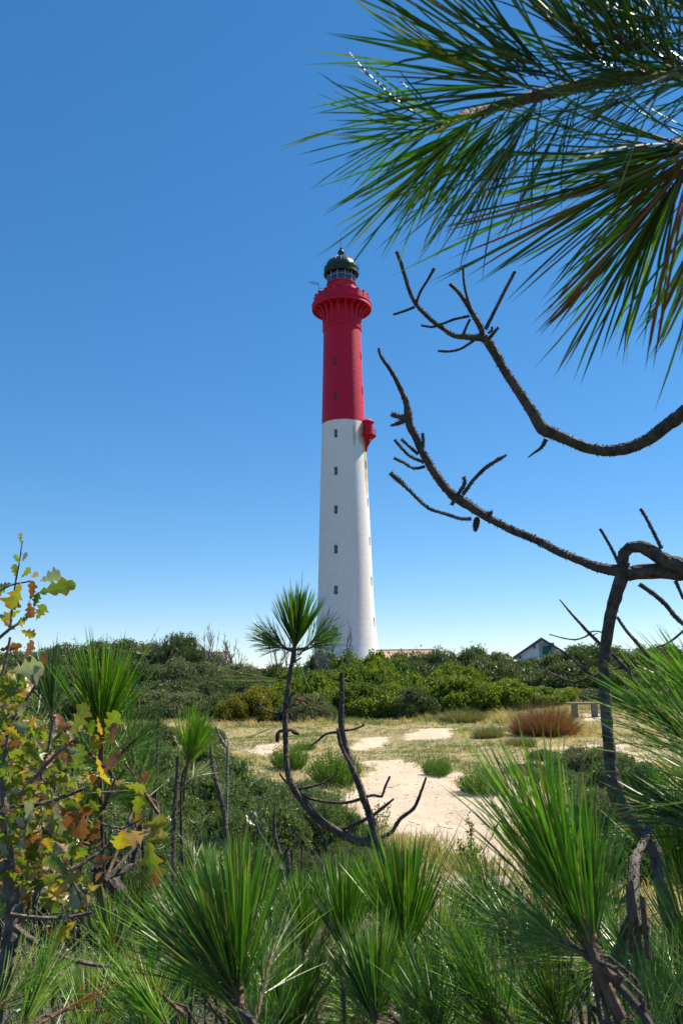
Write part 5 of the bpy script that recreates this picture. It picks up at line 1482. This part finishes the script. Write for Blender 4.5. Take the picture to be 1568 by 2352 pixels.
LV = [(CU, l) for l in [(125, 75, 80, 60, 'g'), (105, 195, 110, 60, 'g'), (85, 262, 100, 70, 'g'), (140, 185, 70, 50, 'p'), (150, 275, 40, 75, 'g'), (198, 290, 30, 50, 't'), (285, 300, 20, 120, 'p'), (305, 365, 15, 190, 'g'), (105, 400, 250, 160, 'y'), (18, 350, 200, 110, 'g'),
      (75, 505, 200, 110, 'y'), (178, 480, 280, 90, 'b'), (235, 495, 60, 100, 'g'), (130, 540, 200, 80, 'y'), (60, 575, 140, 70, 't'), (160, 620, 330, 80, 'y'), (10, 520, 180, 60, 'p'), (210, 430, 70, 80, 'g'), (185, 380, 80, 100, 'b'),
      (50, 705, 10, 110, 'b'), (165, 725, 60, 110, 'b'), (238, 790, 70, 90, 'b'), (165, 815, 10, 190, 'p'), (60, 905, 340, 170, 'g'), (110, 930, 340, 120, 'y'), (30, 960, 200, 120, 'g'), (25, 1040, 180, 100, 't'), (70, 1050, 0, 120, 'p'), (440, 1110, 70, 180, 'g'), (640, 1130, 60, 150, 'g'), (520, 1170, 80, 90, 'g'), (640, 1200, 90, 110, 'b'), (385, 1150, 180, 80, 'b'), (20, 880, 220, 120, 'g'), (100, 860, 180, 90, 'g'), (130, 1190, 30, 110, 'b'), (30, 1150, 200, 110, 'g'), (560, 1250, 200, 90, 'y')]] + \
     [(CL, l) for l in [(535, 110, 60, 90, 'y'), (575, 265, 280, 170, 'y'), (625, 225, 60, 130, 'b'), (440, 190, 80, 140, 'g'), (385, 190, 200, 100, 'b'), (225, 200, 90, 110, 'g'), (190, 165, 120, 130, 'g'), (150, 230, 200, 100, 'g'), (60, 245, 170, 110, 'g'), (290, 300, 280, 100, 'g'), (300, 340, 200, 90, 'b'), (360, 300, 40, 70, 'y'),
      (430, 500, 190, 220, 'b'), (470, 560, 270, 150, 'b'), (165, 545, 60, 210, 'p'), (310, 530, 260, 170, 'p'), (300, 605, 30, 120, 'g'), (785, 480, 80, 130, 'g'), (785, 520, 260, 90, 'b'), (890, 570, 5, 150, 'y'), (790, 620, 200, 170, 't'), (680, 665, 250, 150, 'y'), (900, 650, 10, 110, 'y'), (870, 770, 280, 220, 'g'), (890, 860, 280, 100, 'b'),
      (345, 815, 140, 130, 'g'), (410, 870, 350, 110, 'y'), (60, 330, 190, 110, 'g'), (95, 700, 170, 120, 'p'), (90, 755, 20, 90, 'b'), (290, 720, 10, 120, 'p'), (345, 950, 60, 90, 't'), (430, 975, 280, 120, 'p'), (490, 1000, 80, 70, 't'), (280, 1015, 340, 140, 'g'), (370, 1165, 215, 140, 'y'), (430, 1040, 10, 110, 'g'), (775, 345, 10, 130, 'g'), (825, 300, 40, 80, 'b'), (30, 730, 120, 110, 'p'), (20, 370, 10, 90, 'g'), (270, 470, 340, 80, 'g'), (190, 640, 0, 90, 'b'), (690, 320, 200, 60, 't'), (530, 300, 290, 90, 'b'), (300, 1280, 210, 90, 'b'), (540, 600, 240, 110, 'b'), (600, 770, 200, 90, 'b')]]
for reg, (x, y, a, s_, c) in LV: leaf(reg, x, y, a, s_, c)
for k in range(195):
    reg = CL; x = ornd.uniform(-40, 620) * ornd.uniform(.25, 1); y = ornd.uniform(-300, 900)
    if y < 0: x = ornd.uniform(-40, 130)
    leaf(reg, x, y, ornd.uniform(0, 360), ornd.uniform(45, 95), ornd.choice('ggggggyybptg'))
cone(CL, 600, 790, 1.9, 62, 200, oak) if False else None

# the smaller leaves behind, too many to count
b = MB()
for k in range(1100):
    x = ornd.uniform(-60, 600) * ornd.uniform(.2, 1); y = ornd.uniform(-250, 1000)
    if y < 0: x = ornd.uniform(-60, 150)
    p = tr(CL, [(x, y, 1)], OD + ornd.uniform(-.05, .5))[0][0] - oak.location
    src = oak_leaf_mesh.__name__ and OL['g'][k % 3]
    L = ornd.uniform(.02, .04)
    q = Quaternion(uvec(ornd), ornd.uniform(0, 6.28)).to_matrix().to_4x4()
    M = Matrix.Translation(p) @ q @ Matrix.Scale(L, 4)
    o0 = len(b.v); b.cur = ornd.choice((0, 0, 0, 0, 1, 2, 3, 4))
    tn = [d_.value for d_ in src.attributes['tone'].data]
    for v_, t_ in zip(src.vertices, tn): b.vert(M @ v_.co, t_)
    for f_ in src.polygons: b.face(*[o0 + i_ for i_ in f_.vertices])
lm = b.build('leaf_cluster', [OM[k] for k in 'gybpt'], oak, smooth=True); lm['kind'] = 'stuff'

# fallen limbs and dead branches low on the left
for lab, pts, dd, mt, reg in [
    ('thick dark pine limb slanting down to the right behind the oak twigs', [(540, 800, 30), (600, 860, 38), (660, 930, 40), (720, 1010, 40), (790, 1100, 40), (900, 1230, 42)], 2.3, M_bark, CL),
    ('pale grey broken limb lying low behind the bottom needles', [(780, 1500, 30), (840, 1460, 26), (900, 1390, 26), (960, 1340, 28), (1020, 1310, 26)], 1.9, M_grey_wood, CL),
    ('dark upright pine stem in the shade under the oak', [(550, 850, 22), (575, 960, 24), (600, 1080, 24), (640, 1260, 22), (650, 1400, 22)], 2.2, M_bark, CL),
    ('bleached bare twig curving up beside the dark limb', [(655, 1050, 9), (668, 1100, 10), (672, 1160, 10), (690, 1220, 9), (690, 1300, 9)], 2.1, M_grey_wood, CL),
    ('long thin bare branch crossing the lower left corner', [(260, 1520, 20), (340, 1545, 22), (440, 1570, 14), (560, 1600, 9)], 1.8, M_grey_wood, CL),
    ('curved reddish twig arching along the bottom left', [(800, 1540, 10), (900, 1590, 9), (1000, 1590, 9), (1100, 1560, 8), (1170, 1530, 6)], 1.8, M_twig, CL),
    ('thin bare twig leaning in the thicket at the lower left', [(500, 1060, 8), (520, 1120, 9), (560, 1200, 9), (600, 1250, 8)], 2.0, M_twig, CL),
    ('dark bowed branch with a cone below the hanging oak leaves', [(600, 870, 14), (690, 840, 16), (760, 790, 16), (820, 730, 10)], 2.1, M_bark, CL),
    ('grey twisted dead twig left of the young pine at the edge of the grass', [(1230, 10, 4), (1250, 60, 7), (1280, 120, 9), (1296, 200, 8)], 5.5, M_grey_wood, CL),
    ]:
    path = tr(reg, pts, dd, dd * 1.03); e = path[-1][0]; f_ = gpt(e.x, e.y)
    root = empty('dead_branch', f_, lab, 'branch', 'bare limbs in the undergrowth')
    if 'lying' not in lab and 'crossing' not in lab and 'arching' not in lab: path.append((f_, path[-1][1]))
    else:
        s0 = path[0][0]; path.insert(0, (gpt(s0.x - .1, s0.y), path[0][1])) ; path.append((f_, path[-1][1]))
    o = limb('limb', path, root, mt, spikes=.6 if mt is M_bark else .15, n=10, step=.015, wob=.1); o.matrix_parent_inverse = Matrix.Translation(-f_)
    if 'with a cone' in lab: cone(CL, 620, 800, dd - .05, 55, 200, root)

# dark needle litter, twigs and small stems that fill the undergrowth near the lens
b = MB(); r = random.Random(88)
for k in range(1500):
    y = r.uniform(1.0, 7.5); x = r.uniform(-.6 * y - .3, .6 * y + .3)
    if x > .05 * y and y > 5.5: continue
    z = gz(x, y); a = r.uniform(0, 6.28); h = r.uniform(.05, .65 if x < 0 else .4)
    p = Vector((x, y, z - .02)); m_ = p + Vector((r.gauss(0, .12), r.gauss(0, .12), h * .6)); e = m_ + Vector((r.gauss(0, .18), r.gauss(0, .18), h * .5))
    b.tube([p, m_, e], [.005, .004, .0015], 4, cap=False)
tag(b.build('undergrowth_twigs', M_twig), 'tangle of fine dry twigs filling the undergrowth below the pines', 'twigs', kind='stuff')
b = MB()
for k in range(16000):
    y = r.uniform(1.0, 8.0); x = r.uniform(-.62 * y - .3, .62 * y + .3)
    if y > 6 and x > .08 * y and x < .4 * y: continue
    z = gz(x, y) + abs(r.gauss(0, .16)) * (1 if y > 2 else .6)
    add_leaf(b, Vector((x, y, z)), (uvec(r) + Vector((0, 0, .6))).normalized(), uvec(r), r.uniform(.02, .045), r.uniform(.005, .010), r)
tag(b.build('undergrowth_leaves', M_small), 'low mat of small dark leaves covering the ground below the pines', 'ground cover', kind='stuff')

# small leafy sprigs on the path
def sprig(label, x, y, h, w, n, material, seed, group='leafy sprigs by the path'):
    g = G(x, y); r = random.Random(seed)
    t = h * g.y / F_PX * 1.02
    root = empty('sprig', (g.x, g.y, g.z - .02), label, 'plant', group)
    for k in range(3):
        a = r.uniform(0, 6.28); ww = w * g.y / F_PX / 2
        e = Vector((math.cos(a) * ww * r.uniform(.2, 1), math.sin(a) * ww * .5, t * r.uniform(.7, 1)))
        b = MB(); b.tube([(0, 0, 0), e * .5 + uvec(r) * .02, e], [.005, .004, .002], 5); b.build('stem', M_twig, root)
        b = MB()
        for i in range(n):
            p = e * r.uniform(.35, 1.0) + uvec(r) * ww * .25; p.z = max(.02, p.z)
            add_leaf(b, p, (uvec(r) + Vector((0, 0, .4))).normalized(), uvec(r), .04, .012, r)
        b.build('foliage', material, root)['kind'] = 'stuff'
sprig('thin leafy sprig rising beside the fork of the young pine', 875, 1925, 75, 60, 60, M_gold, 1)
sprig('upright yellowish sprig on the sand right of the path edge', 1075, 1990, 60, 60, 60, M_bright, 2)
sprig('tall thin leafy stem standing alone at the lower sand edge', 1085, 1985, 110, 30, 25, M_gold, 3)
sprig('low leafy sprig at the right margin of the sand path', 1190, 1930, 40, 70, 60, M_bright, 4)
g = G(1120, 2010)
root = empty('seed_stalk', (g.x, g.y, g.z), 'dark dry seed head on a thin stalk leaning right over the lower sand', 'plant')
L = 110 * g.y / F_PX
b = MB(); b.tube([(0, 0, 0), (-.05, 0, L * .4), (.06, 0, L * .7)], [.006, .005, .004], 5); b.build('stalk', M_twig, root)
b = MB(); b.tube([(.06, 0, L * .7), (.10, 0, L * .85), (.16, 0, L * 1.02)], [.006, .02, .003], 6, .3); b.build('seed_head', M_cone, root)
